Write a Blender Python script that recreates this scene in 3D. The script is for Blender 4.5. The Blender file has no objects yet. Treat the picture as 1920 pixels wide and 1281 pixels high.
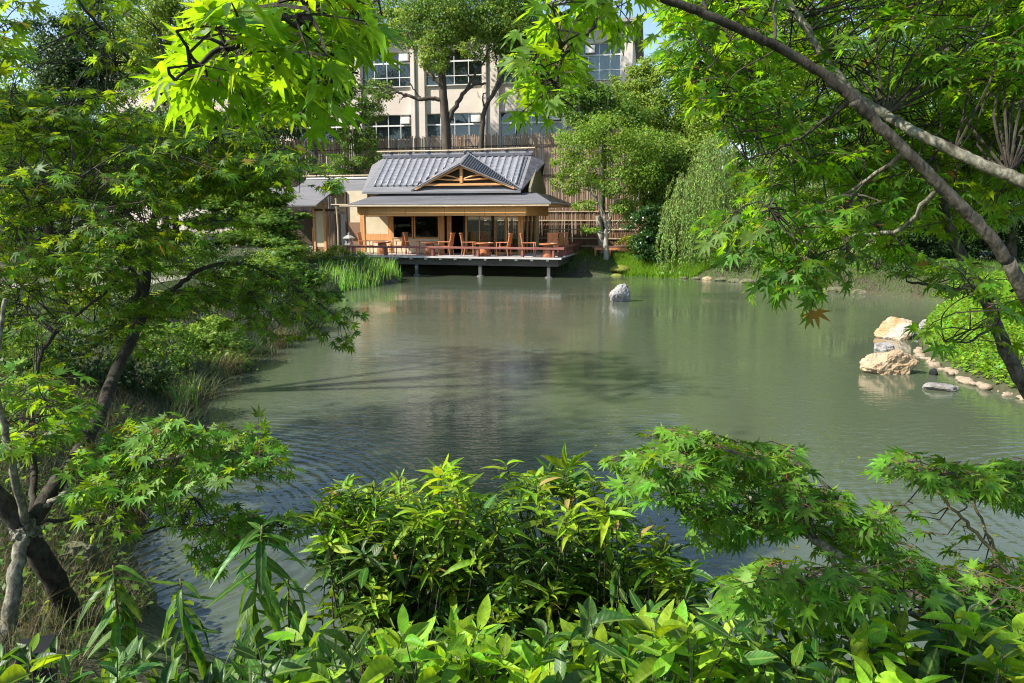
import bpy, bmesh, math, random
import numpy as np
from mathutils import Vector, Matrix, noise
R = math.radians
rng = np.random.default_rng(7)
random.seed(7)
sc = bpy.context.scene
col = sc.collection

# ------------------------------------------------------------------ camera, world, sun, exposure
F, H = 1330.0, 2.8                       # focal length in photo pixels (1920 wide), eye height over the water
PITCH = math.atan(232 / F)
cam = bpy.data.cameras.new('camera')
cam.sensor_width = 36; cam.lens = 36 * F / 1920
cam.clip_start = 0.05; cam.clip_end = 2000
camo = bpy.data.objects.new('camera', cam); col.objects.link(camo)
camo.location = (0, 0, H); camo.rotation_euler = (R(90) - PITCH, 0, 0)
sc.camera = camo

SUN = Vector((-1.0, -0.33, 0.92)).normalized()      # towards the sun
elev = math.asin(SUN.z)
world = bpy.data.worlds.new('World'); sc.world = world; world.use_nodes = True
wn = world.node_tree.nodes; bg = wn['Background']
sky = wn.new('ShaderNodeTexSky'); sky.sky_type = 'NISHITA'; sky.sun_disc = False
sky.sun_elevation = elev; sky.sun_rotation = math.atan2(SUN.x, SUN.y)
sky.air_density = 1.0; sky.dust_density = 0.6; sky.ozone_density = 1.2
world.node_tree.links.new(sky.outputs[0], bg.inputs[0]); bg.inputs[1].default_value = 0.13
sun = bpy.data.lights.new('sun', 'SUN'); sun.energy = 5.0; sun.angle = R(0.7); sun.color = (1.0, 0.95, 0.86)
suno = bpy.data.objects.new('sun', sun); col.objects.link(suno)
suno.rotation_euler = SUN.to_track_quat('Z', 'Y').to_euler()
sc.view_settings.view_transform = 'Standard'; sc.view_settings.look = 'None'
sc.view_settings.gamma = 1.0; sc.view_settings.exposure = 0.90
sc.cycles.max_bounces = 6; sc.cycles.filter_width = 1.1; sc.cycles.transparent_max_bounces = 12
sc.cycles.use_denoising = True

# ------------------------------------------------------------------ measuring helpers
CP, SP = math.cos(PITCH), math.sin(PITCH)
def ray(px, py):
    x = (px - 960) / F; v = (640.5 - py) / F
    return np.array([x, CP + v * SP, -SP + v * CP])
CAM = np.array([0, 0, H])
def at(px, py, Y):
    d = ray(px, py); return CAM + d * (Y / d[1])
def ground(px, py, z=0.0):
    d = ray(px, py); return CAM + d * ((z - H) / d[2])
class Frame:
    """an upright local frame: u along a facade, w into it, z up"""
    def __init__(s, O, ang):
        s.O = np.array(O, float); s.a = R(ang)
        s.U = np.array([math.cos(s.a), -math.sin(s.a), 0]); s.W = np.array([math.sin(s.a), math.cos(s.a), 0])
    def pl(s, px, py, w):
        d = ray(px, py); t = ((s.O - CAM) @ s.W + w) / (d @ s.W); q = CAM + d * t - s.O
        return float(q @ s.U), float(q[2])
    def u(s, px, w, py=420): return s.pl(px, py, w)[0]
    def world(s, u, w, z=0): return s.O + s.U * u + s.W * w + np.array([0, 0, z])

# ------------------------------------------------------------------ object helpers
def tag(o, label=None, cat=None, group=None, kind=None):
    if label: o['label'] = label
    if cat: o['category'] = cat
    if group: o['group'] = group
    if kind: o['kind'] = kind
    return o
def empty(name, loc=(0, 0, 0), rz=0.0, label=None, cat=None, group=None):
    o = bpy.data.objects.new(name, None); col.objects.link(o)
    o.location = loc; o.rotation_euler = (0, 0, rz); o.empty_display_size = 0.2
    return tag(o, label, cat, group)
def link_mesh(name, me, m=None, parent=None):
    o = bpy.data.objects.new(name, me); col.objects.link(o)
    if m:
        me.materials.append(m)
    if parent: o.parent = parent
    return o
def np_mesh(name, V, faces, smooth=False):
    """V (n,3); faces: list of int arrays (m,k)"""
    me = bpy.data.meshes.new(name)
    V = np.ascontiguousarray(V, dtype=np.float32)
    me.vertices.add(len(V)); me.vertices.foreach_set('co', V.ravel())
    tot = sum(f.size for f in faces); npoly = sum(len(f) for f in faces)
    me.loops.add(tot); me.polygons.add(npoly)
    me.loops.foreach_set('vertex_index', np.concatenate([f.ravel() for f in faces]).astype(np.int32))
    st = []; s = 0
    for f in faces:
        k = f.shape[1]; st.append(s + np.arange(len(f)) * k); s += f.size
    me.polygons.foreach_set('loop_start', np.concatenate(st).astype(np.int32))
    if smooth: me.polygons.foreach_set('use_smooth', np.ones(npoly, dtype=bool))
    me.update(calc_edges=True)
    return me
class MB:
    """collects plain shapes; build() links them as one mesh object"""
    def __init__(s): s.v = []; s.f = []
    def add(s, vs, fs):
        b = len(s.v); s.v += [tuple(map(float, p)) for p in vs]; s.f += [tuple(i + b for i in f) for f in fs]; return s
    def box(s, x0, x1, y0, y1, z0, z1):
        v = [(x0,y0,z0),(x1,y0,z0),(x1,y1,z0),(x0,y1,z0),(x0,y0,z1),(x1,y0,z1),(x1,y1,z1),(x0,y1,z1)]
        return s.add(v, [(0,3,2,1),(4,5,6,7),(0,1,5,4),(1,2,6,5),(2,3,7,6),(3,0,4,7)])
    def slab(s, poly, t, up=(0, 0, 1)):
        """polygon with thickness t below it"""
        n = len(poly); up = np.array(up) * t
        a = [np.array(p, float) for p in poly]; b = [p - up for p in a]
        return s.add(a + b, [tuple(range(n)), tuple(range(2 * n - 1, n - 1, -1))] + [(i, i + n, (i + 1) % n + n, (i + 1) % n) for i in range(n)])
    def tube(s, pts, rad, n=6, cap=True):
        pts = [Vector(p) for p in pts]
        rad = list(rad) if hasattr(rad, '__len__') else [rad] * len(pts)
        rings = []; ref = None
        for i, p in enumerate(pts):
            t = (pts[min(i + 1, len(pts) - 1)] - pts[max(i - 1, 0)]).normalized()
            if ref is None: ref = t.orthogonal().normalized()
            ref = (ref - t * ref.dot(t)).normalized(); bi = t.cross(ref)
            rings.append([p + (ref * math.cos(2 * math.pi * k / n) + bi * math.sin(2 * math.pi * k / n)) * rad[i] for k in range(n)])
        vs = [q for r_ in rings for q in r_]
        fs = [(i * n + k, i * n + (k + 1) % n, (i + 1) * n + (k + 1) % n, (i + 1) * n + k) for i in range(len(pts) - 1) for k in range(n)]
        if cap: fs += [tuple(range(n - 1, -1, -1)), tuple((len(pts) - 1) * n + k for k in range(n))]
        return s.add(vs, fs)
    def lathe(s, prof, c=(0, 0, 0), n=20, ang0=0.0):
        vs = [(c[0] + r * math.cos(ang0 + 2 * math.pi * k / n), c[1] + r * math.sin(ang0 + 2 * math.pi * k / n), c[2] + z) for r, z in prof for k in range(n)]
        m = len(prof)
        fs = [(i * n + k, i * n + (k + 1) % n, (i + 1) * n + (k + 1) % n, (i + 1) * n + k) for i in range(m - 1) for k in range(n)]
        fs += [tuple(range(n - 1, -1, -1)), tuple((m - 1) * n + k for k in range(n))]
        return s.add(vs, fs)
    def build(s, name, m, parent=None, smooth=False, bevel=0):
        me = bpy.data.meshes.new(name); me.from_pydata(s.v, [], s.f); me.update()
        if smooth: me.polygons.foreach_set('use_smooth', np.ones(len(me.polygons), dtype=bool))
        o = link_mesh(name, me, m, parent)
        if bevel:
            b = o.modifiers.new('bevel', 'BEVEL'); b.width = bevel; b.segments = 2; b.limit_method = 'ANGLE'
        return o
def copy_tree(o, parent=None):
    c = o.copy(); col.objects.link(c); c.parent = parent
    for ch in list(o.children): copy_tree(ch, c)
    return c

# ------------------------------------------------------------------ materials
def nt(name):
    m = bpy.data.materials.new(name); m.use_nodes = True
    return m, m.node_tree.nodes, m.node_tree.links, m.node_tree.nodes['Principled BSDF']
def mat(name, c1, c2=None, rough=0.7, scale=(4, 4, 4), detail=6, bump=0.2, bscale=None, spec=0.3, coord='Object', lo=0.35, hi=0.65, bdist=0.02, stain=None):
    m, N, L, p = nt(name)
    tc = N.new('ShaderNodeTexCoord'); mp = N.new('ShaderNodeMapping'); mp.inputs['Scale'].default_value = scale
    L.new(tc.outputs[coord], mp.inputs[0])
    nz = N.new('ShaderNodeTexNoise'); nz.inputs['Scale'].default_value = 1; nz.inputs['Detail'].default_value = detail
    nz.inputs['Roughness'].default_value = 0.62
    L.new(mp.outputs[0], nz.inputs['Vector'])
    cr = N.new('ShaderNodeValToRGB'); cr.color_ramp.elements[0].position = lo; cr.color_ramp.elements[1].position = hi
    cr.color_ramp.elements[0].color = (*c1, 1); cr.color_ramp.elements[1].color = (*(c2 or c1), 1)
    L.new(nz.outputs[0], cr.inputs[0])
    out = cr.outputs[0]
    if stain:
        n2 = N.new('ShaderNodeTexNoise'); n2.inputs['Scale'].default_value = stain[1]; n2.inputs['Detail'].default_value = 5
        L.new(tc.outputs[coord], n2.inputs['Vector'])
        r2 = N.new('ShaderNodeValToRGB'); r2.color_ramp.elements[0].position = 0.45; r2.color_ramp.elements[1].position = 0.7
        L.new(n2.outputs[0], r2.inputs[0])
        mx = N.new('ShaderNodeMixRGB'); mx.inputs[2].default_value = (*stain[0], 1)
        L.new(r2.outputs[0], mx.inputs[0]); L.new(out, mx.inputs[1]); out = mx.outputs[0]
    L.new(out, p.inputs['Base Color'])
    p.inputs['Roughness'].default_value = rough; p.inputs['Specular IOR Level'].default_value = spec
    if bump:
        bn = N.new('ShaderNodeBump'); bn.inputs['Strength'].default_value = bump; bn.inputs['Distance'].default_value = bdist
        src = nz
        if bscale:
            m2 = N.new('ShaderNodeMapping'); m2.inputs['Scale'].default_value = bscale; L.new(tc.outputs[coord], m2.inputs[0])
            src = N.new('ShaderNodeTexNoise'); src.inputs['Scale'].default_value = 1; src.inputs['Detail'].default_value = 5
            L.new(m2.outputs[0], src.inputs['Vector'])
        L.new(src.outputs[0], bn.inputs['Height']); L.new(bn.outputs[0], p.inputs['Normal'])
    return m
def leafmat(name, refl, trans, mix=0.45, rough=0.48, spec=0.28, hue=0.03, val=0.5, tips=None, ribs=False):
    """leaf blade: reflecting + light passing through; every leaf gets its own tone"""
    m, N, L, p = nt(name)
    g = N.new('ShaderNodeNewGeometry')
    def vary(c):
        h = N.new('ShaderNodeHueSaturation'); h.inputs['Color'].default_value = (*c, 1)
        a = N.new('ShaderNodeMapRange'); a.inputs[3].default_value = 0.5 - hue; a.inputs[4].default_value = 0.5 + hue
        w = N.new('ShaderNodeTexWhiteNoise'); w.noise_dimensions = '1D'
        L.new(g.outputs['Random Per Island'], w.inputs['W']); L.new(w.outputs['Value'], a.inputs[0]); L.new(a.outputs[0], h.inputs['Hue'])
        b = N.new('ShaderNodeMapRange'); b.inputs[3].default_value = 1 - val; b.inputs[4].default_value = 1 + val
        L.new(g.outputs['Random Per Island'], b.inputs[0]); L.new(b.outputs[0], h.inputs['Value'])
        return h.outputs[0]
    r_, t_ = vary(refl), vary(trans)
    tc = N.new('ShaderNodeTexCoord'); nz = N.new('ShaderNodeTexNoise'); nz.inputs['Scale'].default_value = 45; nz.inputs['Detail'].default_value = 4; L.new(tc.outputs['Object'], nz.inputs['Vector'])
    mr = N.new('ShaderNodeMapRange'); mr.inputs[1].default_value = .3; mr.inputs[2].default_value = .7; mr.inputs[3].default_value = .62; mr.inputs[4].default_value = 1.3; L.new(nz.outputs[0], mr.inputs[0])
    def blotch(o):
        v = N.new('ShaderNodeVectorMath'); v.operation = 'SCALE'; L.new(o, v.inputs[0]); L.new(mr.outputs[0], v.inputs['Scale']); return v.outputs[0]
    r_, t_ = blotch(r_), blotch(t_)
    if ribs:                                  # pale midrib and faint side veins
        at_ = N.new('ShaderNodeAttribute'); at_.attribute_name = 'rib'; al = N.new('ShaderNodeAttribute'); al.attribute_name = 'along'
        lt = N.new('ShaderNodeMapRange'); lt.inputs[1].default_value = .03; lt.inputs[2].default_value = .16; lt.inputs[3].default_value = .5; lt.inputs[4].default_value = 0; L.new(at_.outputs['Fac'], lt.inputs[0])
        m1 = N.new('ShaderNodeMath'); m1.operation = 'MULTIPLY_ADD'; m1.inputs[1].default_value = 52; m2 = N.new('ShaderNodeMath'); m2.operation = 'MULTIPLY'; m2.inputs[1].default_value = -11
        L.new(at_.outputs['Fac'], m2.inputs[0]); L.new(al.outputs['Fac'], m1.inputs[0]); L.new(m2.outputs[0], m1.inputs[2])
        sn = N.new('ShaderNodeMath'); sn.operation = 'SINE'; L.new(m1.outputs[0], sn.inputs[0])
        v2 = N.new('ShaderNodeMapRange'); v2.inputs[1].default_value = -1; v2.inputs[2].default_value = 1; v2.inputs[3].default_value = .92; v2.inputs[4].default_value = 1.04; L.new(sn.outputs[0], v2.inputs[0])
        def rib(o, k):
            sc_ = N.new('ShaderNodeVectorMath'); sc_.operation = 'SCALE'; L.new(o, sc_.inputs[0]); L.new(v2.outputs[0], sc_.inputs['Scale'])
            mx = N.new('ShaderNodeMixRGB'); mx.inputs[2].default_value = (.34 * k, .44 * k, .10 * k, 1); L.new(lt.outputs[0], mx.inputs[0]); L.new(sc_.outputs[0], mx.inputs[1]); return mx.outputs[0]
        r_, t_ = rib(r_, .8), rib(t_, 1.1)
        bm_ = N.new('ShaderNodeBump'); bm_.inputs['Strength'].default_value = .10; bm_.inputs['Distance'].default_value = .003; L.new(sn.outputs[0], bm_.inputs['Height']); L.new(bm_.outputs[0], p.inputs['Normal'])
    if tips:                                  # a share of young leaves of another colour
        gt = N.new('ShaderNodeMath'); gt.operation = 'GREATER_THAN'; gt.inputs[1].default_value = 1 - tips[1]
        w = N.new('ShaderNodeTexWhiteNoise'); w.noise_dimensions = '1D'
        ad = N.new('ShaderNodeMath'); ad.inputs[1].default_value = 3.7
        L.new(g.outputs['Random Per Island'], ad.inputs[0]); L.new(ad.outputs[0], w.inputs['W']); L.new(w.outputs['Value'], gt.inputs[0])
        def mixin(o, k):
            mx = N.new('ShaderNodeMixRGB'); mx.inputs[2].default_value = (*[c * k for c in tips[0]], 1)
            L.new(gt.outputs[0], mx.inputs[0]); L.new(o, mx.inputs[1]); return mx.outputs[0]
        r_, t_ = mixin(r_, 0.5), mixin(t_, 1.0)
    L.new(r_, p.inputs['Base Color']); p.inputs['Roughness'].default_value = rough; p.inputs['Specular IOR Level'].default_value = spec
    tr = N.new('ShaderNodeBsdfTranslucent'); L.new(t_, tr.inputs[0])
    ms = N.new('ShaderNodeMixShader'); ms.inputs[0].default_value = mix
    L.new(p.outputs[0], ms.inputs[1]); L.new(tr.outputs[0], ms.inputs[2]); L.new(ms.outputs[0], N['Material Output'].inputs[0])
    return m
M = {}
M['wood'] = mat('orange_cedar', (0.50, 0.23, 0.08), (0.66, 0.35, 0.14), 0.5, (14, 14, 1.2), bump=0.1)
M['wood_h'] = mat('orange_cedar_beam', (0.50, 0.23, 0.08), (0.66, 0.35, 0.14), 0.5, (1.2, 14, 14), bump=0.1)
M['chair'] = mat('chair_teak', (0.52, 0.18, 0.07), (0.66, 0.29, 0.13), 0.4, (20, 20, 3), bump=0.05, spec=0.4)
M['dark_wood'] = mat('dark_timber', (0.045, 0.028, 0.018), (0.09, 0.055, 0.035), 0.7, (12, 12, 1.5))
M['rail'] = mat('red_brown_rail', (0.22, 0.075, 0.06), (0.31, 0.125, 0.10), 0.4, (1, 20, 20), bump=0.06, spec=0.45)
M['deck'] = mat('weathered_deck', (0.46, 0.42, 0.39), (0.60, 0.56, 0.53), 0.75, (1.5, 18, 3), bump=0.15)
M['beam'] = mat('grey_beam', (0.055, 0.048, 0.042), (0.12, 0.105, 0.088), 0.8, (1.2, 6, 6), bump=0.25)
M['pier'] = mat('grey_pier', (0.075, 0.075, 0.075), (0.14, 0.135, 0.13), 0.8, (6, 6, 2))
M['slate'] = mat('grey_copper_sheet', (0.135, 0.132, 0.140), (0.20, 0.196, 0.205), 0.5, (0.8, 10, 10), bump=0.15, bscale=(0.6, 26, 26), spec=0.5)
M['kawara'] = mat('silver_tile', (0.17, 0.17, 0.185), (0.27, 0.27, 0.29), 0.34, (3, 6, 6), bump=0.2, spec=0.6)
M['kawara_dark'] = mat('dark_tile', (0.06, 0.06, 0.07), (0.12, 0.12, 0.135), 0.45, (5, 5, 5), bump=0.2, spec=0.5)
M['plaster'] = mat('cream_plaster', (0.56, 0.47, 0.31), (0.63, 0.54, 0.38), 0.9, (3, 3, 3), bump=0.05)
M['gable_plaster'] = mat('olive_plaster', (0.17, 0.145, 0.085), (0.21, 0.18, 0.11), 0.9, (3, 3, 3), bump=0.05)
M['white_panel'] = mat('white_panel', (0.62, 0.61, 0.57), (0.68, 0.67, 0.63), 0.8, (3, 3, 3), bump=0.03)
M['brown_board'] = mat('brown_board', (0.17, 0.10, 0.06), (0.27, 0.165, 0.10), 0.75, (26, 26, 1.4), bump=0.4)
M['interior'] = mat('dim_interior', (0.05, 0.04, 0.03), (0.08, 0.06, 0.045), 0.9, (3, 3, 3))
M['blind'] = mat('reed_blind', (0.52, 0.25, 0.08), (0.68, 0.36, 0.13), 0.75, (3, 3, 60), bump=0.3)
M['bamboo'] = mat('weathered_bamboo', (0.20, 0.135, 0.09), (0.43, 0.32, 0.225), 0.7, (9, 9, 0.5), bump=0.35, lo=0.3, hi=0.7)
M['bamboo_dark'] = mat('dark_bamboo', (0.14, 0.08, 0.045), (0.27, 0.165, 0.095), 0.7, (16, 16, 0.6), bump=0.4, lo=0.3, hi=0.7)
M['bamboo_pole'] = mat('tan_bamboo_pole', (0.42, 0.32, 0.20), (0.55, 0.45, 0.30), 0.5, (4, 4, 4))
M['concrete'] = mat('cream_concrete', (0.66, 0.58, 0.50), (0.73, 0.65, 0.57), 0.9, (0.6, 0.6, 2.5), bump=0.06, stain=((0.62, 0.52, 0.44), 0.35))
M['conc_grey'] = mat('grey_concrete', (0.30, 0.29, 0.28), (0.38, 0.37, 0.36), 0.9, (1, 1, 1), bump=0.1)
M['white_metal'] = mat('white_metal', (0.72, 0.72, 0.70), (0.78, 0.78, 0.76), 0.45, (5, 5, 5), bump=0)
M['curtain'] = mat('pale_curtain', (0.58, 0.64, 0.70), (0.80, 0.84, 0.88), 0.9, (9, 1, 0.3), bump=0.3)
M['sky_tint_room'] = mat('sky_tint_room', (0.24, 0.26, 0.29), (0.38, 0.41, 0.45), 0.8, (1.2, 1, 0.6), bump=0)  # blue-grey: sky reflection of the panes put into the room colour
M['black'] = mat('black_iron', (0.012, 0.012, 0.013), (0.02, 0.02, 0.02), 0.45, (8, 8, 8), bump=0.1)
M['copper'] = mat('copper_barrel', (0.30, 0.10, 0.04), (0.46, 0.18, 0.075), 0.35, (6, 6, 6), bump=0.08, spec=0.5)
M['lantern'] = mat('granite', (0.28, 0.27, 0.25), (0.42, 0.41, 0.38), 0.9, (22, 22, 22), bump=0.3)
M['rock_tan'] = mat('tan_rock', (0.31, 0.21, 0.12), (0.58, 0.46, 0.31), 0.85, (4, 4, 5), detail=10, bump=0.9, bdist=0.04, bscale=(9, 9, 9), stain=((0.40, 0.26, 0.13), 2.6))
M['rock_orange'] = mat('orange_rock', (0.42, 0.22, 0.10), (0.58, 0.38, 0.22), 0.85, (2.5, 2.5, 4), detail=8, bump=0.6, bdist=0.03, bscale=(7, 7, 7), stain=((0.55, 0.47, 0.40), 2.0))
M['rock_grey'] = mat('grey_rock', (0.17, 0.16, 0.145), (0.37, 0.35, 0.33), 0.9, (6, 6, 6), detail=9, bump=0.8, bdist=0.03, bscale=(10, 10, 10))
M['rock_dull'] = mat('dull_rock', (0.14, 0.13, 0.115), (0.30, 0.28, 0.25), 0.9, (9, 9, 9), detail=9, bump=0.9, bdist=0.03)
M['rock_moss'] = mat('mossy_stone', (0.09, 0.10, 0.035), (0.20, 0.185, 0.13), 0.95, (5, 5, 5), detail=9, bump=0.8, bdist=0.03)
M['pebble'] = mat('tan_pebble', (0.22, 0.165, 0.11), (0.42, 0.33, 0.235), 0.85, (7, 7, 7), detail=8, bump=0.5)
M['bark_dark'] = mat('dark_bark', (0.014, 0.011, 0.008), (0.060, 0.048, 0.034), 0.9, (70, 70, 26), detail=8, bump=1.0, bdist=0.006, stain=((0.075, 0.07, 0.05), 16))
M['bark_mid'] = mat('mottled_bark', (0.03, 0.026, 0.019), (0.15, 0.135, 0.10), 0.9, (60, 60, 24), detail=9, bump=1.0, bdist=0.006, stain=((0.025, 0.02, 0.014), 13))
M['bark_grey'] = mat('grey_bark', (0.085, 0.08, 0.055), (0.33, 0.31, 0.23), 0.9, (60, 60, 30), detail=9, bump=1.0, bdist=0.006, stain=((0.06, 0.05, 0.032), 20))
M['bark_far'] = mat('far_bark', (0.05, 0.038, 0.028), (0.10, 0.08, 0.06), 0.9, (5, 5, 1.5), bump=0.6)
M['bark_pale'] = mat('pale_bark', (0.26, 0.225, 0.18), (0.42, 0.38, 0.32), 0.85, (5, 5, 2), bump=0.4)
M['twig'] = mat('green_twig', (0.10, 0.075, 0.03), (0.22, 0.17, 0.07), 0.7, (9, 9, 9), bump=0.1)
M['twig_red'] = mat('red_twig', (0.22, 0.07, 0.03), (0.32, 0.12, 0.06), 0.6, (9, 9, 9), bump=0.1)
M['path'] = mat('sand_path', (0.46, 0.40, 0.32), (0.56, 0.50, 0.42), 0.95, (8, 8, 8), bump=0.2)
M['moss'] = mat('moss', (0.10, 0.13, 0.02), (0.24, 0.24, 0.04), 0.95, (9, 9, 9), bump=0.8)

def glass_mat():
    m, N, L, p = nt('window_glass')
    tr = N.new('ShaderNodeBsdfTransparent'); tr.inputs[0].default_value = (0.82, 0.86, 0.85, 1)
    gl = N.new('ShaderNodeBsdfGlossy'); gl.inputs['Roughness'].default_value = 0.02
    fr = N.new('ShaderNodeFresnel'); fr.inputs[0].default_value = 1.6
    ms = N.new('ShaderNodeMixShader'); L.new(fr.outputs[0], ms.inputs[0]); L.new(tr.outputs[0], ms.inputs[1]); L.new(gl.outputs[0], ms.inputs[2])
    L.new(ms.outputs[0], N['Material Output'].inputs[0]); return m
M['glass'] = glass_mat()

def water_mat():
    m, N, L, p = nt('murky_pond_water')
    p.inputs['Base Color'].default_value = (0.080, 0.098, 0.058, 1)
    p.inputs['Roughness'].default_value = 0.035; p.inputs['IOR'].default_value = 1.5; p.inputs['Specular IOR Level'].default_value = 0.5
    tc = N.new('ShaderNodeTexCoord')
    def nz(scale, det, rot=0, dist=0.0):
        mp = N.new('ShaderNodeMapping'); mp.inputs['Scale'].default_value = scale; mp.inputs['Rotation'].default_value = (0, 0, rot)
        L.new(tc.outputs['Object'], mp.inputs[0])
        n = N.new('ShaderNodeTexNoise'); n.inputs['Scale'].default_value = 1; n.inputs['Detail'].default_value = det; n.inputs['Distortion'].default_value = dist
        L.new(mp.outputs[0], n.inputs['Vector']); return n.outputs[0]
    a = nz((3.0, 9, 1), 3, R(12)); b = nz((9, 24, 1), 2, R(-8)); big = nz((0.22, 0.34, 1), 3, R(20), .4)
    # rings spreading from two spots of the pond
    def rings(cx, cy, k, r0, r1):
        mp = N.new('ShaderNodeMapping'); mp.inputs['Location'].default_value = (-cx, -cy, 0); L.new(tc.outputs['Object'], mp.inputs[0])
        w = N.new('ShaderNodeTexWave'); w.wave_type = 'RINGS'; w.rings_direction = 'Z'; w.inputs['Scale'].default_value = k
        w.inputs['Distortion'].default_value = 7; w.inputs['Detail'].default_value = 3; w.inputs['Detail Scale'].default_value = 0.6; w.inputs['Detail Roughness'].default_value = 0.6
        L.new(mp.outputs[0], w.inputs['Vector'])
        ln = N.new('ShaderNodeVectorMath'); ln.operation = 'LENGTH'; L.new(mp.outputs[0], ln.inputs[0])
        mr = N.new('ShaderNodeMapRange'); mr.inputs[1].default_value = r0; mr.inputs[2].default_value = r1; mr.inputs[3].default_value = 1; mr.inputs[4].default_value = 0
        L.new(ln.outputs['Value'], mr.inputs[0])
        mu = N.new('ShaderNodeMath'); mu.operation = 'MULTIPLY'; L.new(w.outputs['Fac'], mu.inputs[0]); L.new(mr.outputs[0], mu.inputs[1]); return mu.outputs[0]
    r1 = rings(-3.7, 6.0, 2.2, 1.2, 4.2); r2 = rings(6.4, 6.2, 2.0, 1.0, 4.5)
    def madd(x, y, k):
        q = N.new('ShaderNodeMath'); q.operation = 'MULTIPLY_ADD'; q.inputs[1].default_value = k
        L.new(x, q.inputs[0])
        if y is None: q.inputs[2].default_value = 0
        else: L.new(y, q.inputs[2])
        return q.outputs[0]
    st = N.new('ShaderNodeMapRange'); st.inputs[1].default_value = 0.35; st.inputs[2].default_value = 0.65; st.inputs[3].default_value = 0.10; st.inputs[4].default_value = 1.25
    L.new(big, st.inputs[0])
    h = madd(a, madd(b, None, 0.35), 1.0)
    hm = N.new('ShaderNodeMath'); hm.operation = 'MULTIPLY'; L.new(h, hm.inputs[0]); L.new(st.outputs[0], hm.inputs[1])
    h = madd(r1, madd(r2, hm.outputs[0], 0.55), 0.55)
    bp = N.new('ShaderNodeBump'); bp.inputs['Strength'].default_value = 1.0; bp.inputs['Distance'].default_value = 0.0085
    L.new(h, bp.inputs['Height']); L.new(bp.outputs[0], p.inputs['Normal'])
    return m
M['water'] = water_mat()

def ground_mat():
    m, N, L, p = nt('garden_ground')
    tc = N.new('ShaderNodeTexCoord')
    n1 = N.new('ShaderNodeTexNoise'); n1.inputs['Scale'].default_value = 0.7; n1.inputs['Detail'].default_value = 8; L.new(tc.outputs['Object'], n1.inputs['Vector'])
    n2 = N.new('ShaderNodeTexNoise'); n2.inputs['Scale'].default_value = 14; n2.inputs['Detail'].default_value = 6; L.new(tc.outputs['Object'], n2.inputs['Vector'])
    c = N.new('ShaderNodeValToRGB'); e = c.color_ramp.elements
    e[0].position = 0.36; e[0].color = (0.055, 0.042, 0.026, 1); e[1].position = 0.62; e[1].color = (0.05, 0.075, 0.018, 1)
    L.new(n1.outputs[0], c.inputs[0])
    mx = N.new('ShaderNodeMixRGB'); mx.blend_type = 'OVERLAY'; mx.inputs[0].default_value = 0.7; L.new(c.outputs[0], mx.inputs[1]); L.new(n2.outputs[0], mx.inputs[2])
    L.new(mx.outputs[0], p.inputs['Base Color']); p.inputs['Roughness'].default_value = 0.95
    b = N.new('ShaderNodeBump'); b.inputs['Strength'].default_value = 0.7; b.inputs['Distance'].default_value = 0.05; L.new(n2.outputs[0], b.inputs['Height']); L.new(b.outputs[0], p.inputs['Normal'])
    return m
M['ground'] = ground_mat()
# foliage
M['lf_maple'] = leafmat('maple_leaf', (0.065, 0.155, 0.012), (0.35, 0.60, 0.010), 0.48, hue=0.02, tips=((0.55, 0.30, 0.05), 0.006))
M['lf_maple_l'] = leafmat('left_maple_leaf', (0.070, 0.150, 0.016), (0.40, 0.60, 0.015), 0.45, hue=0.025, tips=((0.55, 0.42, 0.06), 0.008))
M['lf_bright'] = leafmat('young_maple_leaf', (0.085, 0.19, 0.014), (0.40, 0.64, 0.010), 0.55, val=0.25, hue=0.02)
M['lf_low'] = leafmat('low_maple_leaf', (0.095, 0.21, 0.020), (0.38, 0.62, 0.016), 0.38, hue=0.02, tips=((0.42, 0.30, 0.06), 0.004))
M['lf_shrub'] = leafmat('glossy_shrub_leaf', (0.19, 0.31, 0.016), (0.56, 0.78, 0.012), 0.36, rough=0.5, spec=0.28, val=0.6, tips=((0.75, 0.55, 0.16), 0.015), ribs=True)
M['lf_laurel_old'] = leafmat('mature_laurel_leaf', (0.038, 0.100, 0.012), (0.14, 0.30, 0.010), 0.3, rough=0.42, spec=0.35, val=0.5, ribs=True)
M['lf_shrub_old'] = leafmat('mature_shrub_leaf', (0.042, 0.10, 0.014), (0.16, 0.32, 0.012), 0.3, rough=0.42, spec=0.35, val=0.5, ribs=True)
M['lf_laurel'] = leafmat('laurel_leaf', (0.18, 0.34, 0.016), (0.58, 0.86, 0.012), 0.38, rough=0.5, spec=0.28, val=0.5, ribs=True)
M['lf_tall'] = leafmat('tall_plant_leaf', (0.05, 0.13, 0.016), (0.24, 0.46, 0.015), 0.34, rough=0.4, ribs=True)
M['lf_spring'] = leafmat('spring_leaf', (0.16, 0.26, 0.035), (0.42, 0.60, 0.05), 0.4, val=0.45)
M['lf_camphor'] = leafmat('camphor_leaf', (0.13, 0.215, 0.036), (0.36, 0.54, 0.06), 0.35, val=0.45)
M['lf_light'] = leafmat('light_camphor_leaf', (0.21, 0.30, 0.045), (0.46, 0.60, 0.07), 0.38, val=0.4)
M['lf_dark'] = leafmat('dark_tree_leaf', (0.032, 0.070, 0.016), (0.11, 0.20, 0.025), 0.3, val=0.5)
M['lf_mid'] = leafmat('garden_tree_leaf', (0.095, 0.18, 0.028), (0.34, 0.52, 0.035), 0.38, val=0.5)
M['lf_willow'] = leafmat('willow_leaf', (0.30, 0.48, 0.12), (0.58, 0.82, 0.18), 0.46, val=0.35)
M['lf_camellia'] = leafmat('camellia_leaf', (0.035, 0.090, 0.016), (0.12, 0.24, 0.02), 0.25, rough=0.3, spec=0.5)
M['lf_yellow'] = leafmat('yellow_green_leaf', (0.22, 0.27, 0.026), (0.55, 0.60, 0.04), 0.4, tips=((0.6, 0.38, 0.08), 0.03))
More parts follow.
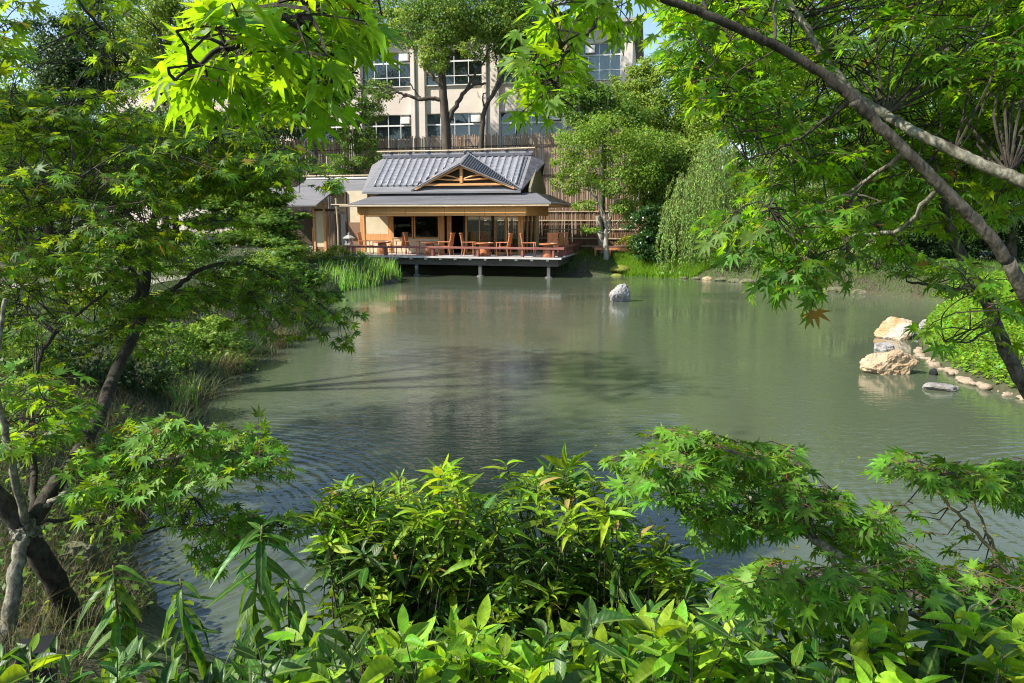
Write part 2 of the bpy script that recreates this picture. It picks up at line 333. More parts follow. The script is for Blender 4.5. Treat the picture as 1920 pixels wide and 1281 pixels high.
M['grass_lush'] = leafmat('lush_grass', (0.17, 0.32, 0.026), (0.42, 0.66, 0.03), 0.4, val=0.4)
M['bank_green'] = leafmat('bank_grass_blade', (0.085, 0.16, 0.025), (0.24, 0.40, 0.03), 0.4, val=0.5)
M['grass_dry'] = leafmat('dry_grass', (0.16, 0.13, 0.055), (0.28, 0.24, 0.09), 0.35, hue=0.05, val=0.5)
M['sedge'] = leafmat('sedge_blade', (0.050, 0.070, 0.024), (0.14, 0.20, 0.045), 0.3, hue=0.04, val=0.6)
M['iris'] = leafmat('iris_blade', (0.23, 0.44, 0.07), (0.46, 0.74, 0.08), 0.4, val=0.35)
M['petal'] = mat('purple_petal', (0.14, 0.08, 0.24), (0.22, 0.14, 0.34), 0.7, (9, 9, 9), bump=0)

# ------------------------------------------------------------------ terrain and water
POND = [ground(*p)[:2] for p in [(250,1060),(238,1000),(250,930),(300,860),(335,790),(385,725),(445,672),(525,640),(590,608),(612,580),(628,556),(645,543),(700,536),(748,531)]]
POND += [np.array(p) for p in [(-5.2, 33.0), (-7.4, 35.5), (-4.0, 36.6), (0.0, 36.4), (2.6, 35.6)]]
POND += [ground(*p)[:2] for p in [(1085,517),(1165,517),(1240,520),(1300,523),(1400,530),(1480,538),(1560,546),(1620,552),(1700,560),(1790,572),(1752,590),(1733,612),(1722,640),(1735,670),(1765,690),(1800,710),(1850,730),(1910,746),(2000,780)]]
POND += [np.array(p) for p in [(7.8, 8.4), (7.2, 6.6), (6.2, 5.4), (4.2, 4.5), (2.0, 3.95), (0.0, 3.75), (-1.3, 3.8), (-2.2, 4.3)]]
POND = np.array(POND)
def pond_dist(x, y):
    x = np.asarray(x, float); y = np.asarray(y, float)
    d = np.full(x.shape, 1e9); inside = np.zeros(x.shape, bool)
    n = len(POND)
    for i in range(n):
        a, b = POND[i], POND[(i + 1) % n]; e = b - a
        t = np.clip(((x - a[0]) * e[0] + (y - a[1]) * e[1]) / (e @ e), 0, 1)
        d = np.minimum(d, np.hypot(x - a[0] - t * e[0], y - a[1] - t * e[1]))
        c = ((a[1] > y) != (b[1] > y)) & (x < (b[0] - a[0]) * (y - a[1]) / (b[1] - a[1] + 1e-12) + a[0])
        inside ^= c
    return np.where(inside, -d, d)
def sstep(a, b, x): t = np.clip((x - a) / (b - a), 0, 1); return t * t * (3 - 2 * t)
def height(x, y):
    x = np.asarray(x, float); y = np.asarray(y, float); d = pond_dist(x, y)
    wr = sstep(5.5, 8, x) * sstep(8, 10.5, y) * (1 - sstep(19.5, 23, y))
    near = 1 - sstep(5, 9, y)
    Z = 0.88 * (1 - near) + 1.18 * near; Lr = 0.8 * (1 - near) + 1.1 * near
    Z = Z * (1 - wr) + 2.6 * wr; Lr = Lr * (1 - wr) + 3.4 * wr
    bumps = 0.05 * np.sin(x * 1.7 + y * 0.6) * np.sin(y * 1.3 - x * 0.4) + 0.03 * np.sin(x * 4.1) * np.sin(y * 3.7)
    out = Z * (1 - np.exp(-np.maximum(d, 0) / Lr)) + bumps * sstep(0.2, 1.5, d)
    return np.where(d > 0, out + 0.03, np.maximum(-0.9, d * 0.7))
def hz(x, y): return float(height(np.array([x]), np.array([y]))[0])
def axis(lo, hi, step, far):
    core = np.arange(lo, hi, step); g = 1.35 ** np.arange(1, 40) * step; g = np.cumsum(g); g = g[g < far]
    return np.concatenate([lo - g[::-1], core, hi + g])
gx = axis(-15, 17, 0.2, 500); gy = axis(-2, 44, 0.2, 500)
X, Y_ = np.meshgrid(gx, gy); Zg = height(X, Y_)
nx, ny = len(gx), len(gy); idx = np.arange(nx * ny).reshape(ny, nx)
quads = np.stack([idx[:-1, :-1], idx[:-1, 1:], idx[1:, 1:], idx[1:, :-1]], -1).reshape(-1, 4)
gnd = link_mesh('ground', np_mesh('ground', np.stack([X.ravel(), Y_.ravel(), Zg.ravel()], 1), [quads], True), M['ground']); tag(gnd, kind='structure')
wm = MB(); wm.add([(-16, 2, 0), (20, 2, 0), (20, 40, 0), (-16, 40, 0)], [(0, 1, 2, 3)])
tag(wm.build('water', M['water']), kind='structure')
# sandy path on the left bank, a sheet following the ground
pc = [(-19.0, 19.6), (-15.5, 19.4), (-13.0, 19.2), (-11.2, 20.4), (-10.8, 23.5), (-11.6, 28), (-12.0, 33)]
pv, pf = [], []
fine = []
for i in range(len(pc) - 1):
    for k in range(6): fine.append(np.array(pc[i]) * (1 - k / 6) + np.array(pc[i + 1]) * k / 6)
for i, p in enumerate(fine):
    t = fine[min(i + 1, len(fine) - 1)] - fine[max(i - 1, 0)]; n = np.array([-t[1], t[0]]) / np.hypot(*t)
    for s in np.linspace(-0.9, 0.9, 7):
        q = p + n * s; pv.append((q[0], q[1], hz(*q) + 0.03))
for i in range(len(fine) - 1):
    for k in range(6): pf.append((i * 7 + k, i * 7 + k + 1, (i + 1) * 7 + k + 1, (i + 1) * 7 + k))
tag(MB().add(pv, pf).build('path', M['path'], smooth=True), kind='structure')

# ------------------------------------------------------------------ pavilion over the water
PO = ground(1030, 521); PO[2] = 0
PV = Frame(PO, 14)
def pav(name, label, cat, group=None, u=0, w=0, z=0, rz=0):
    return empty(name, PV.world(u, w, z), -PV.a + rz, label, cat, group)
DZ = 0.95
# deck ---------------------------------------------------------------
dk = pav('wooden_deck', 'weathered timber deck on stone piers standing over the water in front of the tea house', 'deck')
UL, UR = -10.75, 0.60
mb = MB(); k = 0; y = -0.30
while y < 6.4:
    mb.box(UL - (0.4 if y > 2.5 else 0), UR, y, y + 0.138, DZ - 0.045, DZ - 0.002 * (k % 3)); y += 0.142; k += 1
mb.build('planks', M['deck'], dk)
mb = MB(); mb.box(UR - 0.5, UR + 0.02, 6.42, 10.2, DZ - 0.05, DZ - 0.004); mb.build('side_walk', M['deck'], dk)
MB().box(UL - 0.02, UR + 0.02, -0.335, -0.303, DZ - 0.075, DZ + 0.012).build('edge_board', M['deck'], dk)
MB().box(-10.3, 0.43, -0.08, 0.10, 0.53, DZ - 0.09).build('beam', M['beam'], dk)
MB().box(0.30, 0.46, 0.103, 9.8, 0.56, DZ - 0.09).build('beam', M['beam'], dk)
for w in (2.2, 4.2): MB().box(-10.3, 0.29, w, w + 0.15, 0.56, DZ - 0.06).build('beam', M['beam'], dk)
for i in range(14):
    u = -10.0 + i * 0.76
    MB().box(u, u + 0.12, -0.22, -0.083, DZ - 0.165, DZ - 0.08).build('joist_end', M['white_metal'], dk)
for w in (0.0, 2.6, 5.0):
    for u in (-9.9, -6.68, -3.4, -0.03):
        MB().box(u - 0.075, u + 0.075, w - 0.075, w + 0.075, -0.9, 0.53).build('pier', M['pier'], dk)
        MB().lathe([(0.18, -0.9), (0.22, -0.06), (0.18, 0.03), (0.10, 0.06)], (u, w, 0), 12).build('pier_base', M['pier'], dk)
MB().box(-10.6, -0.6, 5.9, 6.1, -0.5, DZ - 0.05).build('back_wall', M['dark_wood'], dk)

# tea house ------------------------------------------------------------
th = pav('tea_house', 'wooden tea house with silver tiled gable roof and reed blinds facing the pond', 'tea house')
WW = 2.4                                  # front wall plane
def P3(px, py, w): u, z = PV.pl(px, py, w); return (u, w, z)
# lower skirt roof
EL, ER = -10.28, 0.05; WB = 6.6
ze = 3.47
ic = [(-9.35, 1.75, 4.02), (-1.05, 1.75, 4.02), (-1.05, 5.2, 4.02), (-9.35, 5.2, 4.02)]
oc = [(EL, 0, ze), (ER, 0, ze + 0.04), (ER, WB, ze + 0.05), (EL, WB, ze)]
lr = MB()
for i in range(4):
    j = (i + 1) % 4
    lr.slab([oc[i], oc[j], ic[j], ic[i]], 0.07)
lo = lr.build('lower_roof', M['slate'], th)
mb = MB()
for k in range(1, 14):                    # overlapping sheet courses on the front and right faces
    t = k / 14
    for (a, b, c, d) in ((0, 1, 0, 1), (1, 2, 1, 2)):
        A = np.array(oc[a]) * (1 - t) + np.array(ic[c]) * t; B = np.array(oc[b]) * (1 - t) + np.array(ic[d]) * t
        mb.tube([A + (0, 0, 0.006), B + (0, 0, 0.006)], 0.011, 4)
mb.build('sheet_courses', M['slate'], lo)
MB().box(EL + 0.05, ER - 0.05, 0.06, 0.14, ze - 0.13, ze - 0.03).build('eave_board', M['wood_h'], lo)
MB().tube([(EL - 0.45, -0.02, ze - 0.10), (-5, -0.02, ze - 0.115), (ER - 0.1, -0.02, ze - 0.10)], 0.035, 8).build('gutter', M['bamboo_pole'], lo)
for i in range(12):
    w = 0.3 + i * 0.52
    MB().box(-1.5, ER - 0.06, w, w + 0.07, ze - 0.12, ze - 0.035).build('rafter', M['wood_h'], lo)
# upper roof: two tiled slopes, drooping verges at both ends
P0L, P0R = (-10.06, 1.2, 4.10), (-1.69, 1.2, 4.09)
P1L, P1R = (-9.70, 3.4, 6.00), (-1.62, 3.4, 5.98)
P2L, P2R = (-10.48, 3.4, 5.60), (-0.95, 3.4, 5.58)
def mirror(p): return (p[0], 6.8 - p[1], p[2])
mb = MB()
for f in ((lambda p: p), mirror):
    mb.slab([f(P0L), f(P0R), f(P1R), f(P1L)], 0.09)
ur = mb.build('upper_roof', M['slate'], th)
for a, b, c in ((P0L, P1L, P2L), (P0R, P1R, P2R)):
    mb = MB(); mb.slab([a, b, c], 0.07); mb.slab([mirror(a), mirror(b), mirror(c)], 0.07); vg = mb.build('verge', M['slate' if a is P0L else 'kawara_dark'], ur)  # right verge darker than the left: its shade is put into the colour
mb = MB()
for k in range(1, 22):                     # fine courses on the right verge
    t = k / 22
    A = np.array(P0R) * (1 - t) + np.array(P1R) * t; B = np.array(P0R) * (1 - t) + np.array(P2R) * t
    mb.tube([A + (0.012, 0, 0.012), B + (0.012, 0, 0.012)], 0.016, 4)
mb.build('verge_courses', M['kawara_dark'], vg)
SL = (6.0 - 4.1) / 2.2                     # rise of the main slope per metre
def zs(w): return 4.10 + (w - 1.2) * SL
DB_L, DB_R, DAP, DRF, DRB = (-7.37, 1.2, 4.10), P0R, (-4.72, 0.95, 5.36), (-4.62, 2.0, 5.93), (-5.0, 3.25, 5.90)
def valley(u):
    if DB_L[0] <= u <= DRB[0]: return 1.2 + (u - DB_L[0]) / (DRB[0] - DB_L[0]) * (DRB[1] - 1.2)
    if DRB[0] < u <= DB_R[0]: return 1.2 + (DB_R[0] - u) / (DB_R[0] - DRB[0]) * (DRB[1] - 1.2)
    return 0
# pan tiles: curved channels between round ribs, in stepped courses
def sag(w): t = (w - 1.2) / 2.2; return -0.07 * math.sin(math.pi * t)      # slight hollow of the slope
pan, rib = MB(), MB(); fields = {-1: (MB(), MB()), 1: (MB(), MB())}
u = -9.50; pitch = 0.345
WT = 3.20
while u < -2.05:
    w0 = max(1.52, valley(u + pitch / 2) + 0.10); pan, rib = fields[-1 if u < DRB[0] else 1]
    if w0 < WT - 0.15:
        n = max(2, int((WT - w0) / 0.17)); ws = np.linspace(w0, WT, n + 1)
        for i in range(n):
            row = []
            for end in (0, 1):
                w = ws[i + end]; lift = 0.055 if end == 0 else 0.03
                for q in range(5):
                    s = q / 4; row.append((u + 0.05 + s * (pitch - 0.10), w, zs(w) + lift + 0.05 * (2 * s - 1) ** 2))
            pan.add(row, [(q, q + 1, q + 6, q + 5) for q in range(4)])
            b = row[:5]; pan.add(b + [(p[0], p[1], p[2] - 0.035) for p in b], [(q, q + 5, q + 6, q + 1) for q in range(4)])
        rib.tube([(u, w, zs(w) + 0.06) for w in np.linspace(w0 - 0.03, WT, 5)], 0.058, 7)
    u += pitch
for w0 in (max(1.52, valley(-2.0) + 0.1),):
    rib = fields[1][1]
    rib.tube([(-2.02, w, zs(w) + 0.06) for w in np.linspace(w0, WT, 5)], 0.058, 7)
for pan, rib in fields.values(): pan.build('pan_tiles', M['kawara'], ur); rib.build('tile_ribs', M['kawara'], ur, smooth=True)
MB().slab([(-1.97, 1.5, zs(1.5) + 0.03), (-1.86, 1.5, zs(1.5) + 0.03), (-1.80, 3.2, zs(3.2) + 0.03), (-1.93, 3.2, zs(3.2) + 0.03)], 0.02).build('valley_gutter', M['kawara_dark'], ur)
# main ridge
mb = MB(); mb.box(-9.78, -1.58, 3.26, 3.54, 5.93, 6.07); rg = mb.build('ridge', M['kawara_dark'], ur)
MB().box(-9.82, -1.54, 3.30, 3.50, 6.072, 6.15).build('ridge_tiles', M['kawara'], rg)
MB().tube([(-10.15, 3.36, 6.30), (-5.8, 3.36, 6.27), (-1.45, 3.36, 6.31)], 0.042, 8).build('ridge_pole', M['bamboo_pole'], rg)
mb = MB()
for i in range(8):
    u = -9.3 + i * 1.06; mb.box(u - 0.05, u + 0.05, 3.27, 3.46, 6.152, 6.235); mb.tube([(u - 0.1, 3.22, 6.19), (u + 0.08, 3.3, 6.25)], 0.04, 6)
mb.build('ridge_saddles', M['kawara_dark'], rg)
# gable walls under the verges
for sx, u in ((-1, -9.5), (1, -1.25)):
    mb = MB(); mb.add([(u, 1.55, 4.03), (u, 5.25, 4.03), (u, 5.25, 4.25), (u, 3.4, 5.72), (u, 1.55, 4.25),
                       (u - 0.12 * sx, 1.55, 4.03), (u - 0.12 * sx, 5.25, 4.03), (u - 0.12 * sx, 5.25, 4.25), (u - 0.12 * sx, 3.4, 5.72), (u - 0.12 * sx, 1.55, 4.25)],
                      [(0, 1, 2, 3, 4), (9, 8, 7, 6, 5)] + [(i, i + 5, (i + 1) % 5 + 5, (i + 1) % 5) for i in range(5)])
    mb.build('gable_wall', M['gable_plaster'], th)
# front gable (dormer)
up = np.array((0, 0, 0.05))
def lift(p, k=1): return tuple(np.array(p) + up * k)
mb = MB(); mb.slab([lift(DB_L), lift(DRF), lift(DRB)], 0.06); mb.slab([lift(DB_R), lift(DRB), lift(DRF)], 0.06)
dr = mb.build('front_gable_roof', M['slate'], th)
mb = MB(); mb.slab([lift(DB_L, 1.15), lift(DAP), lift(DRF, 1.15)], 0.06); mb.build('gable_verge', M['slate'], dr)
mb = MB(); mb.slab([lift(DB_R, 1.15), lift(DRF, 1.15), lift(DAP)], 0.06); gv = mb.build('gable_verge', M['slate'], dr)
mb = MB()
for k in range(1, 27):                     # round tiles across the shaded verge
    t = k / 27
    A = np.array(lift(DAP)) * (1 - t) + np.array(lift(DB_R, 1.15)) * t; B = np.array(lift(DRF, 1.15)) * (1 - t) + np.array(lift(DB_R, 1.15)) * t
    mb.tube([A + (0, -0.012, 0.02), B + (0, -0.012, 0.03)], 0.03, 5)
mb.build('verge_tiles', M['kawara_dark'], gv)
MB().tube([lift(DB_L, 1.6), lift(DAP, 1.4)], 0.022, 6).build('gable_edge', M['kawara'], dr)
MB().tube([lift(DRF, 2), lift(DB_R, 2)], 0.035, 6).build('gable_edge', M['kawara'], dr)
mb = MB(); mb.tube([lift(DRF, 2.4), lift(DRB, 3.4)], 0.10, 8)
for k in range(9):
    t = k / 8; p = np.array(lift(DRF, 2.8)) * (1 - t) + np.array(lift(DRB, 3.8)) * t
    for s in (-1, 1): mb.tube([p + (s * 0.05, 0, 0.05), p + (s * 0.20, 0, -0.02)], 0.045, 6)
mb.build('gable_ridge', M['kawara_dark'], dr)
# timber pediment
zb = 4.43
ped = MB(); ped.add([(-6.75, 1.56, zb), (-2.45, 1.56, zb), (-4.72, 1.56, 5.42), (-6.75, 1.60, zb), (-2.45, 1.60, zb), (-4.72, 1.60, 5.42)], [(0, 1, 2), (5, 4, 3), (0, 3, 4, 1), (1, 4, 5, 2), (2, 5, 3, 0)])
pd = ped.build('pediment', M['interior'], th)  # dark board stands for the shaded hollow behind the frame
mb = MB()
mb.box(-6.95, -2.25, 1.22, 1.34, zb - 0.06, zb + 0.05)
mb.box(-4.79, -4.65, 1.20, 1.36, zb + 0.052, 5.30)
for a, b in (((-7.15, 1.22, 4.22), (-4.72, 1.22, 5.30)), ((-2.0, 1.22, 4.22), (-4.72, 1.22, 5.30))):
    mb.tube([a, b], 0.075, 4)
for s in (-1, 1):
    e = 1.85 if s < 0 else 1.95
    mb.tube([(-4.72 + s * e * t, 1.27, zb + 0.14 + 0.18 * t - 0.0 + 0.30 * (1 - t) ** 2 * 0.2) for t in np.linspace(0.04, 0.9, 8)], 0.04, 5)
    mb.tube([(-4.72 + s * e * t, 1.27, 4.66 + 0.22 * math.sin(math.pi * t * 0.95)) for t in np.linspace(0.04, 0.82, 9)], 0.04, 5)
mb.build('pediment_frame', M['wood_h'], pd)
# walls and openings of the front
H0, HT = DZ + 0.06, 3.46
def U_(px): return PV.u(px, WW)
def post(name, px0, px1, w0=WW, w1=WW + 0.14, z0=DZ, z1=HT, m='wood'):
    return MB().box(U_(px0), U_(px1), w0, w1, z0, z1).build(name, M[m], th)
post('post', 675, 683); post('post', 727, 735); post('post', 823.5, 832); post('post', 836, 844, WW + 0.15, WW + 0.28)
post('post', 872, 875.5, WW + 0.02, WW + 0.08); post('post', 921, 926, WW + 0.5, WW + 0.64); post('post', 934, 940, WW + 1.2, WW + 1.34)
post('post', 972, 981, WW - 0.1, WW + 0.12)
MB().box(U_(675), U_(981), WW + 0.002, WW + 0.13, 2.93, 3.10).build('lintel', M['wood_h'], th)
MB().box(U_(683), U_(727), WW + 0.05, WW + 0.12, 1.95, 2.92).build('plaster_wall', M['plaster'], th)
wb = MB().box(U_(683), U_(727), WW + 0.03, WW + 0.12, 1.62, 1.945).build('slatted_band', M['wood'], th)
MB().box(U_(683), U_(727), WW + 0.05, WW + 0.12, DZ + 0.02, 1.615).build('plaster_wall', M['plaster'], th)
def win(px0, px1, z0, z1):
    u0, u1 = U_(px0), U_(px1)
    mb = MB(); mb.box(u0, u0 + 0.06, WW, WW + 0.10, z0, z1); mb.box(u1 - 0.06, u1, WW, WW + 0.10, z0, z1)
    mb.box(u0 + 0.061, u1 - 0.061, WW, WW + 0.10, z0, z0 + 0.06); mb.box(u0 + 0.061, u1 - 0.061, WW, WW + 0.10, z1 - 0.06, z1)
    f = mb.build('window', M['wood'], th)
    MB().box(u0 + 0.05, u1 - 0.05, WW + 0.05, WW + 0.058, z0 + 0.05, z1 - 0.05).build('pane', M['glass'], f)
win(735.3, 774, 1.72, 2.925); win(776, 823, 1.72, 2.925)
MB().box(U_(735.3), U_(823), WW + 0.03, WW + 0.11, DZ + 0.02, 1.715).build('plaster_wall', M['plaster'], th)
for a, b in ((876, 921), (926.3, 971.7)):
    u0, u1 = U_(a), U_(b); mb = MB()
    mb.box(u0, u1, WW + 0.04, WW + 0.10, DZ + 0.02, DZ + 0.10); mb.box(u0, u1, WW + 0.04, WW + 0.10, 2.86, 2.928)
    um = (u0 + u1) / 2; mb.box(um - 0.03, um + 0.03, WW + 0.04, WW + 0.10, DZ + 0.101, 2.859)
    f = mb.build('glass_door', M['wood'], th)
    MB().box(u0 + 0.01, u1 - 0.01, WW + 0.062, WW + 0.070, DZ + 0.1, 2.86).build('pane', M['glass'], f)
# right flank: posts, glass, end wall
UX = U_(981) - 0.01
for w in (3.5, 4.45, 5.4): MB().box(UX - 0.13, UX, w, w + 0.12, DZ, HT).build('post', M['wood'], th)
MB().box(UX - 0.11, UX - 0.02, WW + 0.13, 5.39, 2.90, 3.05).build('lintel', M['wood'], th)
MB().box(UX - 0.07, UX - 0.06, WW + 0.13, 5.38, DZ + 0.05, 2.89).build('pane', M['glass'], th)
MB().box(UX - 0.12, UX - 0.02, 5.53, 6.4, DZ, HT).build('plaster_wall', M['plaster'], th)
# inside: floor, dim back wall on the left half, open lattice on the right
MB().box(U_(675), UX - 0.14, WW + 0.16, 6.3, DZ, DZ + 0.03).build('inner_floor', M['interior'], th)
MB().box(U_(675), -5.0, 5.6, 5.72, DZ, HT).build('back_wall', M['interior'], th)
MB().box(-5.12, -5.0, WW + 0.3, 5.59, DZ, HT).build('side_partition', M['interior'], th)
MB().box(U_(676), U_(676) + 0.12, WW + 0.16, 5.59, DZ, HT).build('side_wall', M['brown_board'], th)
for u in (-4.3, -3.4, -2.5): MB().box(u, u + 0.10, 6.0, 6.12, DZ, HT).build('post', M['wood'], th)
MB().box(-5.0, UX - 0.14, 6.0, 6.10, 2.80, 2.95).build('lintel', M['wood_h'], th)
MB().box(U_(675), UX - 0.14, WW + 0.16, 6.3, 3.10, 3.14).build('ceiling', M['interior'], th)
# reed blinds under the front eave and at the right return
u0, u1 = PV.u(690, 0.22), PV.u(986, 0.22); n = 8
for i in range(n):
    a, b = u0 + (u1 - u0) * i / n, u0 + (u1 - u0) * (i + 1) / n
    MB().box(a + 0.006, b - 0.006, 0.22, 0.245, 2.90, 3.36).build('reed_blind', M['blind'], th)
MB().box(u1 + 0.01, u1 + 0.035, 0.25, 5.6, 2.90, 3.36).build('reed_blind', M['blind'], th)
MB().box(u0 - 0.65, u0 - 0.03, 0.40, 0.425, 2.93, 3.36).build('reed_blind', M['blind'], th)

# annex behind on the left ------------------------------------------------
an = pav('annex_building', 'low grey roofed annex with cream walls left of the tea house', 'annex')
ra, rb = PV.pl(575, 337, 5.0), PV.pl(689, 337, 5.0)
ea = PV.pl(593, 384, 2.0)
gz = (ra[1] - ea[1]) / 3.0
def onroof(px, py):                          # where a line of sight meets the roof plane
    w = 3.5
    for _ in range(30):
        u, z = PV.pl(px, py, w); w += (z - (ea[1] + (w - 2.0) * gz)) * 0.6 / (0.05 + gz)
        w = min(max(w, 1.0), 6.0)
    u, z = PV.pl(px, py, w); return (u, w, z)
poly = [onroof(*p) for p in [(480, 385), (593, 384), (624, 358.5), (700, 358.5), (700, 337), (575, 337), (556, 351), (480, 351)]]
arf = MB().slab(poly, 0.08).build('roof', M['slate'], an)
RZ = ra[1]
MB().slab([(ra[0], 5.0, RZ), (rb[0] + 0.6, 5.0, RZ), (rb[0] + 0.6, 6.6, RZ - 0.8), (ra[0], 6.6, RZ - 0.8)], 0.08).build('back_slope', M['slate'], arf)
MB().box(ra[0], rb[0] + 0.5, 4.93, 5.10, RZ + 0.01, RZ + 0.10).build('ridge_cap', M['white_panel'], arf)
MB().tube([(ra[0] - 0.25, 4.95, RZ + 0.19), (rb[0] + 0.5, 4.95, RZ + 0.19)], 0.04, 8).build('ridge_pole', M['bamboo_pole'], arf)
AW = 3.2
def UA(px, w=AW): return PV.u(px, w)
zr = ea[1] - 0.1
MB().box(UA(591), UA(607), AW, AW + 0.1, 1.20, zr + 0.3).build('plaster_wall', M['plaster'], an)
for a, b in ((587.5, 591), (607, 611)): MB().box(UA(a), UA(b), AW - 0.05, AW + 0.12, 0.85, zr + 0.25).build('post', M['wood'], an)
MB().box(UA(591), UA(607), AW + 0.01, AW + 0.08, 0.85, 1.195).build('skirting', M['brown_board'], an)
MB().box(UA(592), UA(650), AW - 0.04, AW + 0.08, zr - 0.22, zr - 0.10).build('lintel', M['dark_wood'], an)
MB().box(UA(611), UA(700), AW + 1.0, AW + 1.1, 0.85, 4.35).build('plaster_wall', M['plaster'], an)
MB().box(UA(613), UA(624), AW + 0.9, AW + 0.97, 1.25, 3.0).build('doorway', M['brown_board'], an)
MB().box(UA(624.5), UA(636), AW + 0.9, AW + 0.97, 1.1, 3.0).build('white_door', M['white_panel'], an)
MB().box(UA(638), UA(649), AW + 0.7, AW + 0.78, 1.2, 2.25).build('white_panel', M['white_panel'], an)
MB().box(UA(649), UA(652), AW - 0.1, AW + 0.05, 0.85, 4.2).build('post', M['dark_wood'], an)
MB().box(UA(652.3), UA(676), AW - 0.05, AW + 0.06, 0.85, 2.55).build('board_cladding', M['brown_board'], an)
MB().box(UA(652.3), UA(690), AW + 0.0, AW + 0.06, 2.552, 4.25).build('plaster_wall', M['plaster'], an)
MB().box(UA(647), UA(652), AW + 0.2, AW + 0.3, 3.2, 4.2).build('post', M['wood'], an)
MB().box(UA(470), UA(587), AW + 1.4, AW + 1.5, 0.85, 2.9).build('brown_wall', M['dark_wood'], an)
for i in range(5): MB().box(UA(562 + i * 3), UA(563.8 + i * 3), AW + 1.3, AW + 1.36, 1.4, 2.25).build('lattice_slat', M['wood'], an)
MB().box(UA(577), UA(586), AW + 1.2, AW + 1.36, 0.9, 2.6).build('grey_wall', M['conc_grey'], an)

# benches that close off the deck like a low rail ---------------------------
def rail_bench(name, label, a, b, z, legs):
    o = pav(name, label, 'bench', 'low benches along the deck edge', a[0], a[1], DZ)
    L = math.hypot(b[0] - a[0], b[1] - a[1]); o.rotation_euler.z = -PV.a + math.atan2(b[1] - a[1], b[0] - a[0])
    MB().box(0, L, -0.17, 0.17, z - 0.095, z).build('seat', M['rail'], o, bevel=0.012)
    for s in legs: MB().box(s - 0.05, s + 0.05, -0.13, 0.13, 0, z - 0.097).build('leg', M['rail'], o)
    return o
rail_bench('rail_bench', 'long red brown bench running along the front edge of the deck', (-10.9, -0.02), (0.72, -0.02), 0.47, [0.55, 0.85, 2.6, 5.1, 7.4, 9.6, 11.1])
rail_bench('rail_bench', 'dark bench along the right side edge of the deck', (0.35, 0.75), (0.35, 5.6), 0.44, [0.2, 1.2, 2.2, 3.2, 4.5])
rail_bench('rail_bench', 'short bench receding behind the slatted armchairs at the deck corner', (0.2, 6.6), (0.2, 9.4), 0.44, [0.2, 1.3, 2.5])

# armchairs and barrel tables -----------------------------------------------
def make_chair():
    o = empty('armchair')
    MB().box(-0.27, 0.27, -0.27, 0.27, 0.40, 0.45).build('seat', M['chair'], o, bevel=0.01)
    b = MB()
    for i in range(8):
        y = -0.25 + i * 0.0625
        b.add([(-0.31, y, 0.42), (-0.27, y, 0.42), (-0.27, y + 0.052, 0.42), (-0.31, y + 0.052, 0.42), (-0.43, y, 1.06), (-0.39, y, 1.06), (-0.39, y + 0.052, 1.06), (-0.43, y + 0.052, 1.06)],
              [(0,3,2,1),(4,5,6,7),(0,1,5,4),(1,2,6,5),(2,3,7,6),(3,0,4,7)])
    b.box(-0.45, -0.38, -0.27, 0.27, 1.062, 1.12); b.build('backrest', M['chair'], o)
    for s in (-1, 1):
        MB().tube([(0.25, s * 0.255, 0), (0.24, s * 0.255, 0.65)], 0.026, 6).build('leg', M['chair'], o)
        MB().tube([(-0.34, s * 0.255, 0), (-0.29, s * 0.255, 0.42), (-0.33, s * 0.255, 0.64)], 0.026, 6).build('leg', M['chair'], o)
        MB().box(-0.36, 0.29, s * 0.255 - 0.03, s * 0.255 + 0.03, 0.652, 0.685).build('armrest', M['chair'], o, bevel=0.008)
    return o
CH = [  # pixel of the seat, depth, turn (0 faces right along the deck), label
 (688, 1.15, 6, 'first slatted armchair from the left, facing right in front of the sunlit cream wall'),
 (747, 1.25, 176, 'slatted armchair facing left beside the leftmost barrel table, before the left dark window'),
 (775, 0.95, 4, 'slatted armchair facing right between the two left barrel tables, before the window mullion'),
 (835, 0.95, 177, 'slatted armchair facing left right of the second barrel table, in front of the wide post'),
 (880, 0.75, 5, 'slatted armchair facing right just right of the dark doorway'),
 (943, 0.80, 176, 'slatted armchair facing left beside the third barrel table, before the glass doors'),
 (993, 0.50, 3, 'slatted armchair facing right near the front right corner post'),
]
proto = make_chair()
for i, (px, w, a, lb) in enumerate(CH):
    o = proto if i == 0 else copy_tree(proto)
    o.location = PV.world(PV.u(px, w, 465), w, DZ); o.rotation_euler.z = R(a) - PV.a
    tag(o, lb, 'armchair', 'slatted armchairs on the deck')
def wide(px, w, a, lb):
    o = copy_tree(proto); o.location = PV.world(PV.u(px, w, 455), w, DZ); o.rotation_euler.z = R(a) - PV.a
    tag(o, lb, 'armchair', 'slatted armchairs on the deck')
wide(1037, 2.0, 96, 'slatted armchair seen from behind at the right corner of the deck, nearest the corner table')
wide(1056, 4.2, 100, 'slatted armchair seen from behind, farther back along the right side of the deck')
for px, lb in ((894, 'dim slatted armchair inside the glass doors, nearer the dark doorway'), (913, 'dim slatted armchair inside the glass doors, nearer the middle post')):
    o = copy_tree(proto); w = 3.6; o.location = PV.world(PV.u(px, w, 455), w, DZ + 0.03); o.rotation_euler.z = R(92) - PV.a
    tag(o, lb, 'armchair', 'slatted armchairs on the deck')
def make_table():
    o = empty('barrel_table')
    MB().lathe([(0.29, 0), (0.30, 0.02), (0.27, 0.2), (0.225, 0.50), (0.21, 0.56)], n=24).build('base', M['copper'], o, smooth=True)
    MB().lathe([(0.20, 0.562), (0.43, 0.585), (0.445, 0.60), (0.445, 0.655), (0.42, 0.665), (0.41, 0.645), (0.01, 0.645)], n=32).build('tabletop', M['copper'], o)
    return o
tp = make_table()
